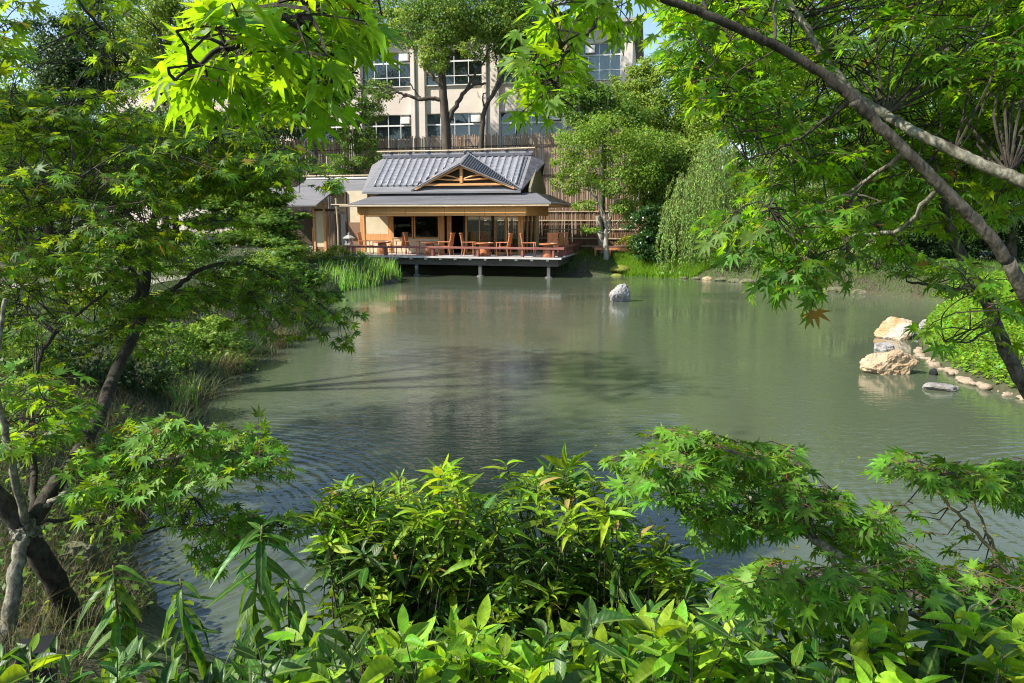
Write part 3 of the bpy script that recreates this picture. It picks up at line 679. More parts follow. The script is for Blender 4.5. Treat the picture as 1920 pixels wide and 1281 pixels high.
for i, (px, w, lb) in enumerate([(717, 1.0, 'leftmost copper barrel table, before the sunlit cream wall'), (806, 0.8, 'copper barrel table under the right dark window, second from the left'),
                                 (909, 0.6, 'copper barrel table before the glass doors, second from the right'), (1028, 0.2, 'brightest copper barrel table, at the right corner of the deck')]):
    o = tp if i == 0 else copy_tree(tp)
    o.location = PV.world(PV.u(px, w, 470), w, DZ); tag(o, lb, 'table', 'copper barrel tables on the deck')
o = pav('deck_lantern', 'small black lantern stand on the deck by the glass doors', 'lantern', None, PV.u(952, 1.3), 1.3, DZ)
MB().lathe([(0.13, 0), (0.13, 0.03), (0.05, 0.06), (0.04, 0.35), (0.11, 0.40)], n=12).build('stand', M['black'], o)
MB().lathe([(0.10, 0.402), (0.10, 0.58)], n=8).build('body', M['black'], o)
MB().lathe([(0.15, 0.582), (0.05, 0.68), (0.03, 0.74)], n=8).build('cap', M['black'], o)
# stone lantern
lw = 1.2; lu = PV.u(655, lw, 465)
o = pav('stone_lantern', 'grey stone garden lantern with a broad cap at the left end of the deck', 'stone lantern', None, lu, lw, DZ - 0.2)
MB().lathe([(0.26, 0), (0.26, 0.10), (0.17, 0.16)], n=6).build('base', M['lantern'], o)
MB().lathe([(0.12, 0.162), (0.10, 0.35), (0.12, 0.55)], n=10).build('shaft', M['lantern'], o)
MB().lathe([(0.14, 0.552), (0.27, 0.66), (0.27, 0.71)], n=6).build('platform', M['lantern'], o)
fb = MB()
for k in range(6):
    a = 2 * math.pi * k / 6; fb.box(0.165 * math.cos(a) - 0.035, 0.165 * math.cos(a) + 0.035, 0.165 * math.sin(a) - 0.035, 0.165 * math.sin(a) + 0.035, 0.712, 0.96)
fb.build('fire_box', M['lantern'], o)
MB().lathe([(0.24, 0.962), (0.36, 0.99), (0.34, 1.03), (0.16, 1.13), (0.07, 1.19)], n=6).build('cap', M['lantern'], o)
MB().lathe([(0.07, 1.192), (0.09, 1.24), (0.03, 1.33)], n=8).build('finial', M['lantern'], o)
# bamboo pole with a cross piece at the left eave
pw = 0.9; pu = PV.u(632.5, pw)
o = pav('bamboo_pole', 'upright bamboo pole with a cross piece left of the tea house eave', 'pole', None, pu, pw, 0.6)
MB().tube([(0, 0, 0), (0.03, 0, 1.6), (-0.03, 0, 3.2)], 0.045, 8).build('upright', M['bamboo_pole'], o)
MB().tube([(-0.28, -0.06, 2.87), (0.9, -0.06, 2.86)], 0.03, 8).build('cross_piece', M['bamboo_pole'], o)
# low white slatted gate by the annex
o = pav('low_gate', 'low white slatted gate with a black top rail beside the annex', 'gate', None, PV.u(556, 2.2, 455), 2.2, 0.88)
MB().box(0, 1.0, -0.03, 0.03, 0.42, 0.50).build('top_rail', M['black'], o)
for i, x in enumerate((0.03, 0.12, 0.66, 0.80, 0.92)): MB().box(x, x + 0.05, -0.025, 0.025, 0, 0.418 if i else 0.66).build('slat', M['white_metal'], o)

# small bench on the bank right of the deck
bp = ground(1160, 478, 0.9)
o = empty('garden_bench', (bp[0], bp[1], hz(bp[0], bp[1])), R(-8), 'red brown wooden bench on the bank behind the grey stemmed tree', 'bench')
MB().box(-1.3, 0.75, -0.25, 0.25, 0.40, 0.46).build('seat', M['rail'], o)
MB().box(-1.25, 0.70, -0.24, -0.20, 0.26, 0.398).build('apron', M['chair'], o)
for x in (-1.2, -0.45, 0.62):
    for y in (-0.18, 0.18): MB().box(x - 0.04, x + 0.04, y - 0.04, y + 0.04, -0.1, 0.26).build('leg', M['chair'], o)

# ------------------------------------------------------------------ bamboo fences
def bamboo_fence(name, label, u0, u1, w, z0, z1, m, rails, step, r, ragged=0.0, post_every=2.4):
    o = pav(name, label, 'fence', None, u0, w, 0)
    L = u1 - u0; mb = MB(); x = 0
    while x < L:
        rr = r * random.uniform(0.7, 1.1); top = z1 + random.uniform(-ragged, ragged)
        mb.tube([(x, random.uniform(-0.02, 0.02), z0), (x + random.uniform(-0.03, 0.03), random.uniform(-0.02, 0.02), top)], rr, 5); x += step * random.uniform(0.75, 1.1)
    mb.build('bamboo_screen', M[m], o)
    for z, mm, rr in rails: MB().box(0, L, -r - 0.07, -r - 0.02, z, z + rr).build('rail', M[mm], o)
    x = post_every / 2
    while x < L: MB().box(x - 0.06, x + 0.06, r + 0.03, r + 0.15, z0, z1 - 0.1).build('post', M['dark_wood'], o); x += post_every
    return o
bamboo_fence('bamboo_fence', 'tall weathered bamboo screen fence between the tea house and the school building', -21, 5.0, 8.2, 0.6, 7.55, 'bamboo', [(6.9, 'dark_wood', 0.05), (5.2, 'dark_wood', 0.05), (3.2, 'dark_wood', 0.05)], 0.085, 0.042, 0.10)
bamboo_fence('bamboo_fence', 'lower brown bamboo fence with pale horizontal rails right of the tea house', -5.4, 6.6, 7.3, 0.7, 3.3, 'bamboo_dark', [(3.12, 'bamboo_pole', 0.07), (2.62, 'bamboo_pole', 0.06), (2.12, 'bamboo_pole', 0.06), (1.62, 'bamboo_pole', 0.06), (1.2, 'bamboo_pole', 0.06)], 0.06, 0.028, 0.04)

# ------------------------------------------------------------------ school building behind
BF = Frame((*at(1188, 36, 45)[:2], 0), 10.7)
bd = empty('school_building', BF.O, -BF.a, 'cream concrete building of large windows rising behind the bamboo fence', 'building')
def bz(px, py): return BF.pl(px, py, 0)[1]
z_top = bz(1188, 36); uz0, uz1 = bz(1120, 149), bz(1120, 80); lz1 = bz(850, 212); fl = uz1 - lz1
bays = [(BF.u(a, 0, 120), BF.u(b, 0, 120)) for a, b in ((300, 400), (424, 520), (546, 650), (676, 770), (796, 904), (936, 1056), (1083, 1164))]
ULB = BF.u(200, 0, 120); dep = 11.0
MB().box(ULB, -0.02, 0.45, dep, 0, z_top - 0.25).build('wall', M['sky_tint_room'], bd)
MB().box(-0.35, 0.0, 0.0, dep + 0.02, 0, z_top - 0.22).build('end_wall', M['concrete'], bd)
edges = [ULB - 0.3] + [e for b in bays for e in b] + [-0.352]
for i in range(0, len(edges), 2): 
    MB().box(edges[i] , edges[i + 1], -0.14 if i < len(edges) - 2 else 0.0, 0.44, 0, z_top - 0.25).build('pillar', M['concrete'], bd)
MB().box(ULB - 0.6, 0.55, -0.55, dep + 0.4, z_top - 0.24, z_top).build('roof_slab', M['conc_grey'], bd)
for (a, b) in bays:
    prev = z_top - 0.25
    for f in range(4):
        z1 = uz1 - fl * f; z0 = uz0 - fl * f
        MB().box(a + 0.003, b - 0.003, 0.06, 0.44, z1, prev).build('spandrel', M['concrete'], bd)
        prev = z0
        if f > 1: continue
        mb = MB(); w0, w1 = 0.20, 0.30; t = 0.035
        mb.box(a, a + t, w0, w1, z0, z1); mb.box(b - t, b, w0, w1, z0, z1); mb.box(a + t, b - t, w0, w1, z0, z0 + t); mb.box(a + t, b - t, w0, w1, z1 - t, z1)
        um = (a + b) / 2; zt = z0 + (z1 - z0) * 0.68; z3 = z0 + (z1 - z0) * 0.27
        mb.box(a + t, b - t, w0 + 0.003, w1 - 0.003, zt - 0.04, zt + 0.05)
        for q in (0.25, 0.5, 0.75):
            u = a + (b - a) * q; mb.box(u - 0.018, u + 0.018, w0 + 0.005, w1 - 0.005, z0 + t, z1 - t)
        mb.box(a + t, b - t, w0 + 0.008, w1 - 0.008, z3 - 0.02, z3 + 0.02)
        wo = mb.build('window', M['white_metal'], bd)
        MB().box(a + 0.02, b - 0.02, 0.245, 0.255, z0 + 0.02, z1 - 0.02).build('pane', M['glass'], wo)
        right = b > -2.0
        if right: MB().box(a + 0.05, b - 0.05, 0.27, 0.31, z0, zt - 0.05).build('curtain', M['curtain'], wo)
        elif f == 0: MB().box(a + 0.05, a + (b - a) * 0.3, 0.36, 0.40, z0, zt - 0.05).build('curtain', M['curtain'], wo)
        MB().box(a - 0.02, b + 0.02, -0.06, 0.19, z0 - 0.06, z0 - 0.002).build('sill', M['white_panel'], wo)
        ub = b - 0.45 if not right else a + 0.75
        MB().box(ub - 0.28, ub + 0.28, -0.10, 0.19, zt + 0.10, zt + 0.52).build('vent_box', M['white_metal'], wo)
    MB().box(a + 0.003, b - 0.003, 0.06, 0.44, 0, prev).build('spandrel', M['concrete'], bd)
for i in (3, 4, 5):
    u = bays[i][1] + 0.3; MB().tube([(u, -0.20, 0), (u, -0.20, z_top - 0.3)], 0.06, 8).build('drain_pipe', M['conc_grey'], bd)

# ------------------------------------------------------------------ leaf building
def norm(v): return v / np.maximum(np.linalg.norm(v, axis=-1, keepdims=True), 1e-9)
def maple_template(detail):
    ang = [0, 36, -36, 74, -74, 116, -116]; ln = [1, .94, .94, .74, .74, .40, .40]
    order = sorted(range(7), key=lambda i: ang[i])
    V = [(0, 0, 0)]; Fc = []
    a0 = ang[order[0]] - 26; V.append((0.16 * math.sin(R(a0)), 0.16 * math.cos(R(a0)), 0)); prev = 1
    for j, i in enumerate(order):
        a, l = R(ang[i]), ln[i]
        nxt = R((ang[i] + ang[order[j + 1]]) / 2) if j < 6 else R(ang[i] + 26)
        rn = 0.30 if j < 6 else 0.16
        if 0 < j < 5: rn = 0.33
        def P(r, da=0.0, z=0.0): return (r * math.sin(a + da), r * math.cos(a + da), z)
        if detail:
            b = len(V); w = 0.155
            V.extend([P(l * 0.55, -w / (0.9), 0), P(l, 0, -0.16 * l * l), P(l * 0.55, w / 0.9, 0), P(l * 0.50, 0, -0.035), (rn * math.sin(nxt), rn * math.cos(nxt), 0.015)])
            Fc += [(0, prev, b + 3), (prev, b, b + 3), (b, b + 1, b + 3), (b + 3, b + 1, b + 2), (b + 3, b + 2, b + 4), (0, b + 3, b + 4)]
            prev = b + 4
        else:
            b = len(V); V.extend([P(l, 0, -0.16 * l * l), (rn * math.sin(nxt), rn * math.cos(nxt), 0.01)])
            Fc += [(0, prev, b), (0, b, b + 1)]; prev = b + 1
    V = np.array(V, float); V[:, 1] += 0.0
    return V, np.array(Fc)
def blade_template(width, curl=0.25, n=4, fold=0.12):
    V, Fc = [], []
    for i in range(n + 1):
        t = i / n; w = width * math.sin(math.pi * min(0.97, 0.06 + 0.9 * t) ** 0.9) / 2
        if i == n: w = 0.004
        z = -curl * t * t
        V += [(-w, t, z + fold * w), (0, t, z), (w, t, z + fold * w)]
    for i in range(n):
        a = i * 3; Fc += [(a, a + 1, a + 4, a + 3), (a + 1, a + 2, a + 5, a + 4)]
    return np.array(V), np.array(Fc)
T_MAPLE = maple_template(True); T_STAR = maple_template(False)
T_SHRUB = blade_template(0.27, 0.30, 4, 0.45); T_LAUREL = blade_template(0.40, 0.16, 5, 0.55); T_LANCE = blade_template(0.22, 0.55, 5, 0.3)
T_LEAF = (np.array([(0, 0, 0), (-0.30, 0.5, 0.06), (0, 1, -0.08), (0.30, 0.5, 0.06)]), np.array([(0, 3, 2, 1)]))
T_NARROW = (np.array([(0, 0, 0), (-0.11, 0.45, 0.02), (0, 1, -0.05), (0.11, 0.45, 0.02)]), np.array([(0, 3, 2, 1)]))
class Leaves:
    def __init__(s): s.p, s.d, s.n, s.s = [], [], [], []
    def add(s, p, d, n, size):
        p = np.atleast_2d(p); k = len(p)
        s.p.append(p); s.d.append(np.broadcast_to(d, (k, 3))); s.n.append(np.broadcast_to(n, (k, 3))); s.s.append(np.broadcast_to(size, (k,)))
    def count(s): return sum(len(x) for x in s.p)
    def build(s, name, tmpl, m, parent=None):
        p, d, n, z = (np.concatenate(x) for x in (s.p, s.d, s.n, s.s))
        d = norm(d); x = norm(np.cross(d, n)); n = np.cross(x, d)
        TV, TF = tmpl; k = len(TV); q = len(p)
        curl = rng.uniform(-.4, 2.4, (q, 1)); wid = rng.uniform(.78, 1.15, (q, 1)); skew = rng.normal(size=(q, 1)) * .10; cup = rng.uniform(-.1, .45, (q, 1))
        tx = TV[None, :, 0] * wid + skew * TV[None, :, 1] ** 2; ty = np.broadcast_to(TV[None, :, 1], tx.shape); tz = TV[None, :, 2] * curl + cup * TV[None, :, 0] ** 2
        V = p[:, None, :] + z[:, None, None] * (tx[..., None] * x[:, None] + ty[..., None] * d[:, None] + tz[..., None] * n[:, None])
        Fc = TF[None] + (np.arange(len(p)) * k)[:, None, None]
        me = np_mesh(name, V.reshape(-1, 3), [Fc.reshape(-1, TF.shape[1])])
        if k > 6 and tmpl is not T_STAR and tmpl is not T_MAPLE:
            for nm, arr in (('rib', np.abs(TV[:, 0]) / np.abs(TV[:, 0]).max()), ('along', TV[:, 1])):
                me.attributes.new(nm, 'FLOAT', 'POINT').data.foreach_set('value', np.tile(arr, q).astype(np.float32))
        return link_mesh(name, me, m, parent)
def rnd_dir(n, zb=0.0):
    v = rng.normal(size=(n, 3)); v[:, 2] += zb; return norm(v)
def poly_sample(poly, n):
    poly = np.array(poly, float); lo, hi = poly.min(0), poly.max(0); out = []
    while len(out) < n:
        q = lo + rng.random((n * 2, 2)) * (hi - lo); ins = np.zeros(len(q), bool)
        for i in range(len(poly)):
            a, b = poly[i], poly[(i + 1) % len(poly)]
            ins ^= ((a[1] > q[:, 1]) != (b[1] > q[:, 1])) & (q[:, 0] < (b[0] - a[0]) * (q[:, 1] - a[1]) / (b[1] - a[1] + 1e-9) + a[0])
        out += list(q[ins])
    return np.array(out[:n])
def smooth_path(pts, sub=5):
    pts = [np.array(p, float) for p in pts]; out = []
    P = [pts[0]] + pts + [pts[-1]]
    for i in range(1, len(P) - 2):
        for k in range(sub):
            t = k / sub; a, b, c, d = P[i - 1], P[i], P[i + 1], P[i + 2]
            out.append(0.5 * (2 * b + (c - a) * t + (2 * a - 5 * b + 4 * c - d) * t * t + (3 * b - a - 3 * c + d) * t ** 3))
    out.append(pts[-1]); return out
def limb(mb, pts, r0, r1, n=8, wob=0.0, sub=5):
    sp = smooth_path(pts, sub); m = len(sp)
    if wob: sp = [p + rng.normal(size=3) * wob * (0 if i in (0, m - 1) else 1) for i, p in enumerate(sp)]
    mb.tube(sp, [(r0 + (r1 - r0) * i / (m - 1)) * (1 + (rng.random() - .5) * 0.05) for i in range(m)], n)
    return sp

# far trees: clumped crowns of many small leaves ------------------------------
def cloud(L, c, r, n, size, squash=1.0, clumps=40, spread=0.19, shell=0.55, updir=0.35):
    """n leaves in clumps through an ellipsoid of radii r about c"""
    c = np.array(c, float); r = np.array(r if hasattr(r, '__len__') else (r, r, r * squash), float)
    k = rnd_dir(clumps); rad = (shell + (1 - shell) * rng.random(clumps)) ** 0.8
    cc = k * rad[:, None]; w = rng.random(clumps) + 0.4; w /= w.sum()
    ids = rng.choice(clumps, n, p=w)
    off = rng.normal(size=(n, 3)) * spread * np.array([1, 1, 0.7]); 
    q = cc[ids] + off; out = norm(off + k[ids] * 0.25 + np.array([0, 0, updir * 0.4]))
    pos = c + q * r
    nn = norm(out + rnd_dir(n) * 0.55 + np.array([0, 0, updir])); dd = norm(rnd_dir(n) + np.array([0, 0, -0.25]))
    L.add(pos, dd, nn, size * (0.6 + 0.8 * rng.random(n)))
def px_r(px, Y): return px * Y / F
def lit_clumps(o, Y, blobs, size=.14):  # sunlit clumps of a crown, the light put in as paler leaves
    L = Leaves()
    for b in blobs:
        c = at(b[0], b[1], Y) - np.array(o.location); r = px_r(b[2], Y); cloud(L, c, (r, r, r * .85), int(900 * r * r), size, clumps=max(10, int(18 * r)))
    L.build('lit_crown', T_LEAF, M['lf_light'], o)
def far_tree(name, label, cat, Y, base, trunk, blobs, leaf, size, dens=1.0, bark='bark_far', r0=0.16, group=None, limbs=(), spread=0.18, shell=0.45):
    """base (px, py, Y) or None; trunk list of (px, py); blobs (px, py, rpx, dY)"""
    tp = [at(p[0], p[1], Y) for p in trunk]
    foot = np.array([tp[0][0], tp[0][1], hz(tp[0][0], tp[0][1]) - 0.1])
    o = empty(name, foot, 0, label, cat, group)
    inv = lambda p: np.array(p) - foot
    mb = MB(); path = [inv(foot)] + [inv(p) for p in tp if p[2] > foot[2] + 0.3]
    limb(mb, path, r0, r0 * 0.45, 8, 0.02)
    for lm, ra in limbs:
        limb(mb, [inv(at(p[0], p[1], Y + (p[2] if len(p) > 2 else 0))) for p in lm], ra, ra * 0.35, 7, 0.03)
    top = path[-1]
    L = Leaves()
    for b in blobs:
        dY = b[3] if len(b) > 3 else 0; c = at(b[0], b[1], Y + dY); r = px_r(b[2], Y + dY)
        sq = b[4] if len(b) > 4 else 0.85
        n = int(dens * 4.5 * 3.14 * r * r / (size * size * 0.3) * 1.0)
        cloud(L, inv(c), (r, r * 1.0, r * sq), n, size, clumps=max(14, int(26 * r)), spread=spread, shell=shell)
        a = path[min(len(path) - 1, max(1, int(len(path) * 0.6)))]; ce = inv(c)
        if not limbs: limb(mb, [a, a * 0.45 + ce * 0.55 + np.array([0, 0, 0.1 * r]), ce + np.array([0, 0, r * 0.3])], r0 * 0.32, r0 * 0.1, 5, 0.02, 3)
    mb.build('trunk', M[bark], o, smooth=True)
    L.build('crown', T_LEAF, M[leaf], o)
    return o
TB = 'trees around the far bank'
ct = far_tree('camphor_tree', 'tall gnarled camphor tree rising in front of the school windows behind the tea house', 'tree', 42.0, None,
         [(841, 330), (838, 270), (834, 205), (829, 150), (831, 95), (838, 40), (845, -30)],
         [(805, 55, 55, 0), (770, 5, 62, 1), (870, 12, 72, 0), (928, 32, 48, -1), (815, 112, 26, -1), (905, 88, 30, 0), (722, 48, 40, 1), (850, -70, 110, 0), (940, 78, 32, 0), (690, 20, 46, 1), (970, -30, 80, 0), (850, 60, 34, 0)],
         'lf_camphor', 0.14, 0.50, 'bark_far', 0.32, TB,
         limbs=[([(837, 235), (852, 205), (868, 178), (888, 160), (911, 157)], .17), ([(868, 178), (885, 150), (905, 120), (915, 95)], .10), ([(833, 190), (812, 184), (790, 186), (765, 180), (745, 172), (722, 158)], .14),
                ([(765, 180), (752, 186), (748, 194)], .05), ([(745, 172), (730, 176), (710, 168)], .05), ([(829, 160), (812, 145), (800, 128), (795, 110)], .12), ([(831, 120), (860, 90), (880, 60)], .12), ([(790, 186), (775, 165), (762, 150), (750, 152)], .05),
                ([(888, 160), (878, 140), (872, 118)], .05), ([(836, 60), (800, 30), (770, 10)], .1), ([(838, 40), (880, 20), (920, 10)], .1), ([(831, 110), (815, 108)], .05)])
lit_clumps(ct, 40.6, [(812, 108, 30), (800, 80, 26), (945, 45, 26), (975, 62, 26), (740, 40, 26), (860, 30, 24), (880, 90, 18)])
far_tree('leaning_tree', 'slim leaning tree right of the tall camphor, forked in front of the school wall', 'tree', 41.6, None,
         [(902, 300), (904, 240), (908, 205), (922, 180), (936, 150), (945, 120)],
         [(958, 88, 30, 0), (985, 60, 36, 0), (975, 15, 42, 0), (1000, 95, 28, 0), (1025, 60, 34, 0)], 'lf_camphor', 0.15, 0.9, 'bark_far', 0.17, TB,
         limbs=[([(908, 200), (905, 180), (912, 172)], .06), ([(922, 180), (945, 150), (965, 130), (985, 120)], .09), ([(945, 120), (960, 90), (985, 50)], .08), ([(936, 150), (930, 110), (925, 80)], .07)])
far_tree('dark_tree', 'dark layered tree before the right end of the school building', 'tree', 38.5, None, [(1130, 330), (1134, 240), (1120, 170), (1095, 130)],
         [(1078, 165, 36), (1120, 185, 34), (1095, 205, 46), (1150, 205, 46), (1060, 195, 36), (1185, 225, 38), (1110, 240, 40), (1075, 135, 20)], 'lf_mid', 0.14, 0.62, 'bark_far', 0.18, TB)
far_tree('pale_camphor', 'pale yellow green camphor tree right of the school building', 'tree', 41, None, [(1230, 380), (1232, 280), (1240, 190)],
         [(1190, 150, 38), (1235, 165, 46), (1215, 210, 52), (1268, 215, 52), (1195, 255, 42), (1290, 270, 55), (1240, 285, 55), (1175, 200, 26), (1215, 125, 26), (1300, 180, 45)], 'lf_light', 0.15, 0.95, 'bark_far', 0.25, TB)
far_tree('broad_camphor', 'broad light green camphor tree behind the weeping willows', 'tree', 43, None, [(1420, 420), (1430, 250), (1440, 120)],
         [(1370, 190, 62), (1440, 140, 72), (1400, 70, 62), (1500, 190, 66), (1540, 110, 66), (1480, 50, 55), (1360, 110, 46), (1330, 250, 46), (1450, 235, 60), (1590, 190, 60)], 'lf_light', 0.17, 0.85, 'bark_far', 0.3, TB)
far_tree('evergreen_tree', 'dark evergreen tree behind the right bank', 'tree', 36, None, [(1680, 440), (1690, 250), (1700, 120)],
         [(1640, 180, 70), (1720, 140, 80), (1690, 260, 75), (1760, 240, 75), (1620, 290, 60), (1700, 360, 75), (1790, 340, 70), (1640, 80, 60), (1760, 60, 60), (1620, 400, 60)], 'lf_mid', 0.15, 0.9, 'bark_far', 0.25, TB)
far_tree('bushy_tree', 'bushy dark tree at the right edge behind the grassy bank', 'tree', 30, None, [(1900, 440), (1900, 300), (1890, 180)],
         [(1860, 220, 80), (1940, 260, 90), (1850, 330, 70), (1920, 370, 80), (1880, 120, 75), (1980, 150, 80), (1830, 400, 55)], 'lf_dark', 0.13, 0.9, 'bark_far', 0.22, TB)
far_tree('bush', 'dark bushes between the willows and the right bank', 'bush', 31, None, [(1690, 500), (1690, 460)],
         [(1640, 440, 55), (1700, 450, 60), (1760, 440, 55), (1680, 395, 55), (1740, 390, 50), (1600, 400, 45), (1810, 430, 50), (1650, 495, 40), (1700, 500, 42), (1750, 495, 44), (1800, 485, 44), (1600, 490, 36), (1850, 460, 50), (1900, 450, 50)], 'lf_dark', 0.11, 0.9, 'bark_far', 0.1, TB)
# grey multi-stemmed tree on the bank right of the deck
far_tree('grey_stemmed_tree', 'open crowned tree with several pale grey stems right of the deck', 'tree', 36.2, None, [(1136, 480), (1137, 450), (1136, 430)],
         [(1080, 265, 42), (1135, 255, 52), (1185, 290, 52), (1105, 320, 46), (1160, 345, 46), (1060, 345, 26), (1215, 320, 40), (1095, 385, 22, -0.5, .5), (1170, 390, 26, -0.5, .5), (1060, 300, 28), (1230, 270, 40), (1105, 430, 17, -.8, .5)],
         'lf_spring', 0.12, 0.44, 'bark_pale', 0.16, TB,
         limbs=[([(1136, 432), (1132, 408), (1118, 370), (1105, 330), (1095, 285)], .07), ([(1137, 425), (1128, 380), (1130, 330), (1125, 270)], .07), ([(1138, 430), (1150, 390), (1162, 340), (1180, 290)], .07),
                ([(1138, 435), (1144, 405), (1140, 350), (1150, 280)], .06), ([(1136, 440), (1160, 415), (1190, 380), (1210, 330)], .05), ([(1130, 437), (1110, 434), (1095, 431)], .05), ([(1118, 370), (1095, 352), (1070, 345)], .04), ([(1105, 330), (1085, 300), (1070, 265)], .04), ([(1162, 340), (1190, 310), (1220, 300)], .04)])
o = empty('pale_trunk_tree', (*at(1124, 440, 37.5)[:2], 0.8), 0, 'pruned pale grey trunk standing behind the grey stemmed tree', 'tree', TB)
mb = MB(); limb(mb, [at(p, q, 37.5) - np.array(o.location) for p, q in ((1130, 475), (1127, 445), (1124, 420), (1121, 405))], .2, .13, 8); mb.build('trunk', M['bark_pale'], o, smooth=True)
far_tree('camellia_shrub', 'glossy dark round camellia shrub left of the near willow', 'shrub', 35, None, [(1210, 500), (1210, 450)],
         [(1200, 420, 30), (1225, 440, 32), (1205, 462, 30), (1235, 480, 28), (1215, 395, 20), (1250, 410, 26)], 'lf_camellia', 0.12, 0.9, 'bark_far', 0.07, 'shrubs on the far bank')
far_tree('azalea_shrub', 'yellow green azalea beside the red bench', 'shrub', 35.8, None, [(1195, 480), (1195, 465)],
         [(1175, 452, 15), (1195, 455, 17), (1212, 468, 16), (1225, 455, 14)], 'lf_yellow', 0.08, 0.8, 'bark_far', 0.04, 'shrubs on the far bank')
# left of the tea house
for x, y, h, sp, lb in ((-12.5, 3.6, 10.0, [(0, 0, 0, 2.2), (1.8, .8, -.8, 1.6), (-1.4, 1.2, -.4, 1.7), (.6, -1.4, .6, 1.5), (1.0, 2.6, -1.2, 1.3)], 'large broadleaf tree on the near left bank whose shade falls on the lower left water'),
                        (-12.0, 8.8, 10.4, [(0, 0, 0, 1.6), (1.6, 1.0, -.7, 1.2), (-1.2, 1.6, -.2, 1.3), (2.6, -.8, -.9, 1.0)], 'broadleaf tree farther along the left bank whose shade patches the middle of the pond')):
    o = empty('shade_tree', (x, y, hz(x, y) - .1), 0, lb, 'tree', 'trees on the left bank beyond the picture edge')
    mb = MB(); tp_ = limb(mb, [(0, 0, 0), (.15, .1, 3), (0, 0, 6), (.1, 0, h - 1)], .15, .06, 8, .02); L = Leaves()
    for dx, dy, dz, r in sp:
        cloud(L, (dx, dy, h + dz), (r, r, r * .7), int((420 if y > 6 else 620) * r * r), .15, clumps=int(16 * r), spread=.22, shell=.3); limb(mb, [(0, 0, 6), (dx * .6, dy * .6, h + dz - .6), (dx, dy, h + dz)], .08, .03, 6, .02, 3)
    mb.build('trunk', M['bark_far'], o, smooth=True); L.build('crown', T_LEAF, M['lf_mid'], o)
far_tree('slender_tree', 'slender small leaved tree between the annex roof and the tall bamboo fence', 'tree', 42.8, None, [(668, 360), (665, 290), (672, 230), (690, 190)],
         [(690, 185, 28), (665, 220, 26), (700, 215, 24), (655, 260, 26), (685, 260, 24), (668, 300, 28), (640, 310, 24), (700, 295, 20), (715, 170, 26)], 'lf_camphor', 0.12, 0.6, 'bark_far', 0.1, TB)
far_tree('dark_trunk_tree', 'tree with a straight dark trunk before the fence left of the annex ridge', 'tree', 43.2, None, [(592, 350), (592, 260), (592, 180)],
         [(560, 170, 60), (620, 160, 55), (590, 120, 60), (540, 230, 40), (500, 180, 60)], 'lf_dark', 0.14, 0.75, 'bark_far', 0.16, TB)
far_tree('shade_tree', 'big dark tree standing against the sky at the upper left', 'tree', 44, None, [(140, 430), (150, 250), (150, 120)],
         [(110, 60, 48), (170, 45, 55), (150, 110, 62), (90, 130, 46), (215, 95, 45), (200, 150, 50), (120, 180, 60)], 'lf_dark', 0.16, 0.9, 'bark_far', 0.3, TB)
far_tree('pale_crowned_tree', 'pale crowned tree right of the big dark tree at the upper left', 'tree', 43, None, [(310, 430), (320, 250), (320, 120)],
         [(270, 60, 45), (320, 40, 48), (360, 80, 48), (300, 115, 50), (390, 40, 45), (250, 110, 36), (400, 110, 45), (350, 150, 50), (290, 10, 45), (430, 150, 46)], 'lf_light', 0.16, 0.85, 'bark_far', 0.3, TB)
far_tree('thicket_tree', 'shaded leafy tree behind the left maple', 'tree', 33, None, [(330, 470), (330, 380), (330, 300)],
         [(260, 260, 70), (340, 250, 70), (420, 270, 62), (300, 340, 70), (390, 340, 62), (470, 310, 50), (480, 240, 50), (220, 350, 60)], 'lf_dark', 0.13, 0.85, 'bark_far', 0.2, TB)
far_tree('thicket_tree', 'shaded leafy tree at the far left edge behind the sand path', 'tree', 29, None, [(90, 500), (90, 400), (80, 300)],
         [(30, 300, 80), (110, 290, 75), (60, 380, 70), (150, 370, 65), (-40, 350, 80), (20, 200, 60), (180, 290, 60), (-30, 250, 70)], 'lf_mid', 0.12, 0.85, 'bark_far', 0.2, TB)
far_tree('low_hedge', 'low dark shrubs lining the far side of the sand path', 'hedge', 30, None, [(250, 490), (250, 470)],
         [(150, 455, 40), (210, 450, 40), (270, 455, 38), (330, 450, 38), (390, 455, 36), (90, 455, 40), (30, 450, 44)], 'lf_dark', 0.10, 0.85, 'bark_far', 0.08, TB)
for i, (px, lean, lb) in enumerate(((205, -4, 'slim pale tree trunk glimpsed under the left maple, the thicker one'), (133, 6, 'slim pale tree trunk glimpsed under the left maple, the shorter one at its left'))):
    o = empty('slim_tree', (*at(px, 465, 27)[:2], 0.8), 0, lb, 'tree', 'slim trunks under the left maple')
    mb = MB(); limb(mb, [at(px + lean * k * .5, 470 - k * 22, 27) - np.array(o.location) for k in range(8)], .13, .08, 7, .02); mb.build('trunk', M['bark_pale'], o, smooth=True)
    L = Leaves(); cloud(L, at(px - 10, 270, 27) - np.array(o.location), 1.1, 1500, 0.11, clumps=20); L.build('crown', T_LEAF, M['lf_mid'], o)
o = empty('stake', (*at(170, 462, 26)[:2], 0.8), 0, 'straight tan wooden stake beside the slim pale trunks', 'stake')
MB().tube([(0, 0, 0), (0.02, 0, 1.9)], 0.07, 8).build('pole', M['bamboo_pole'], o)

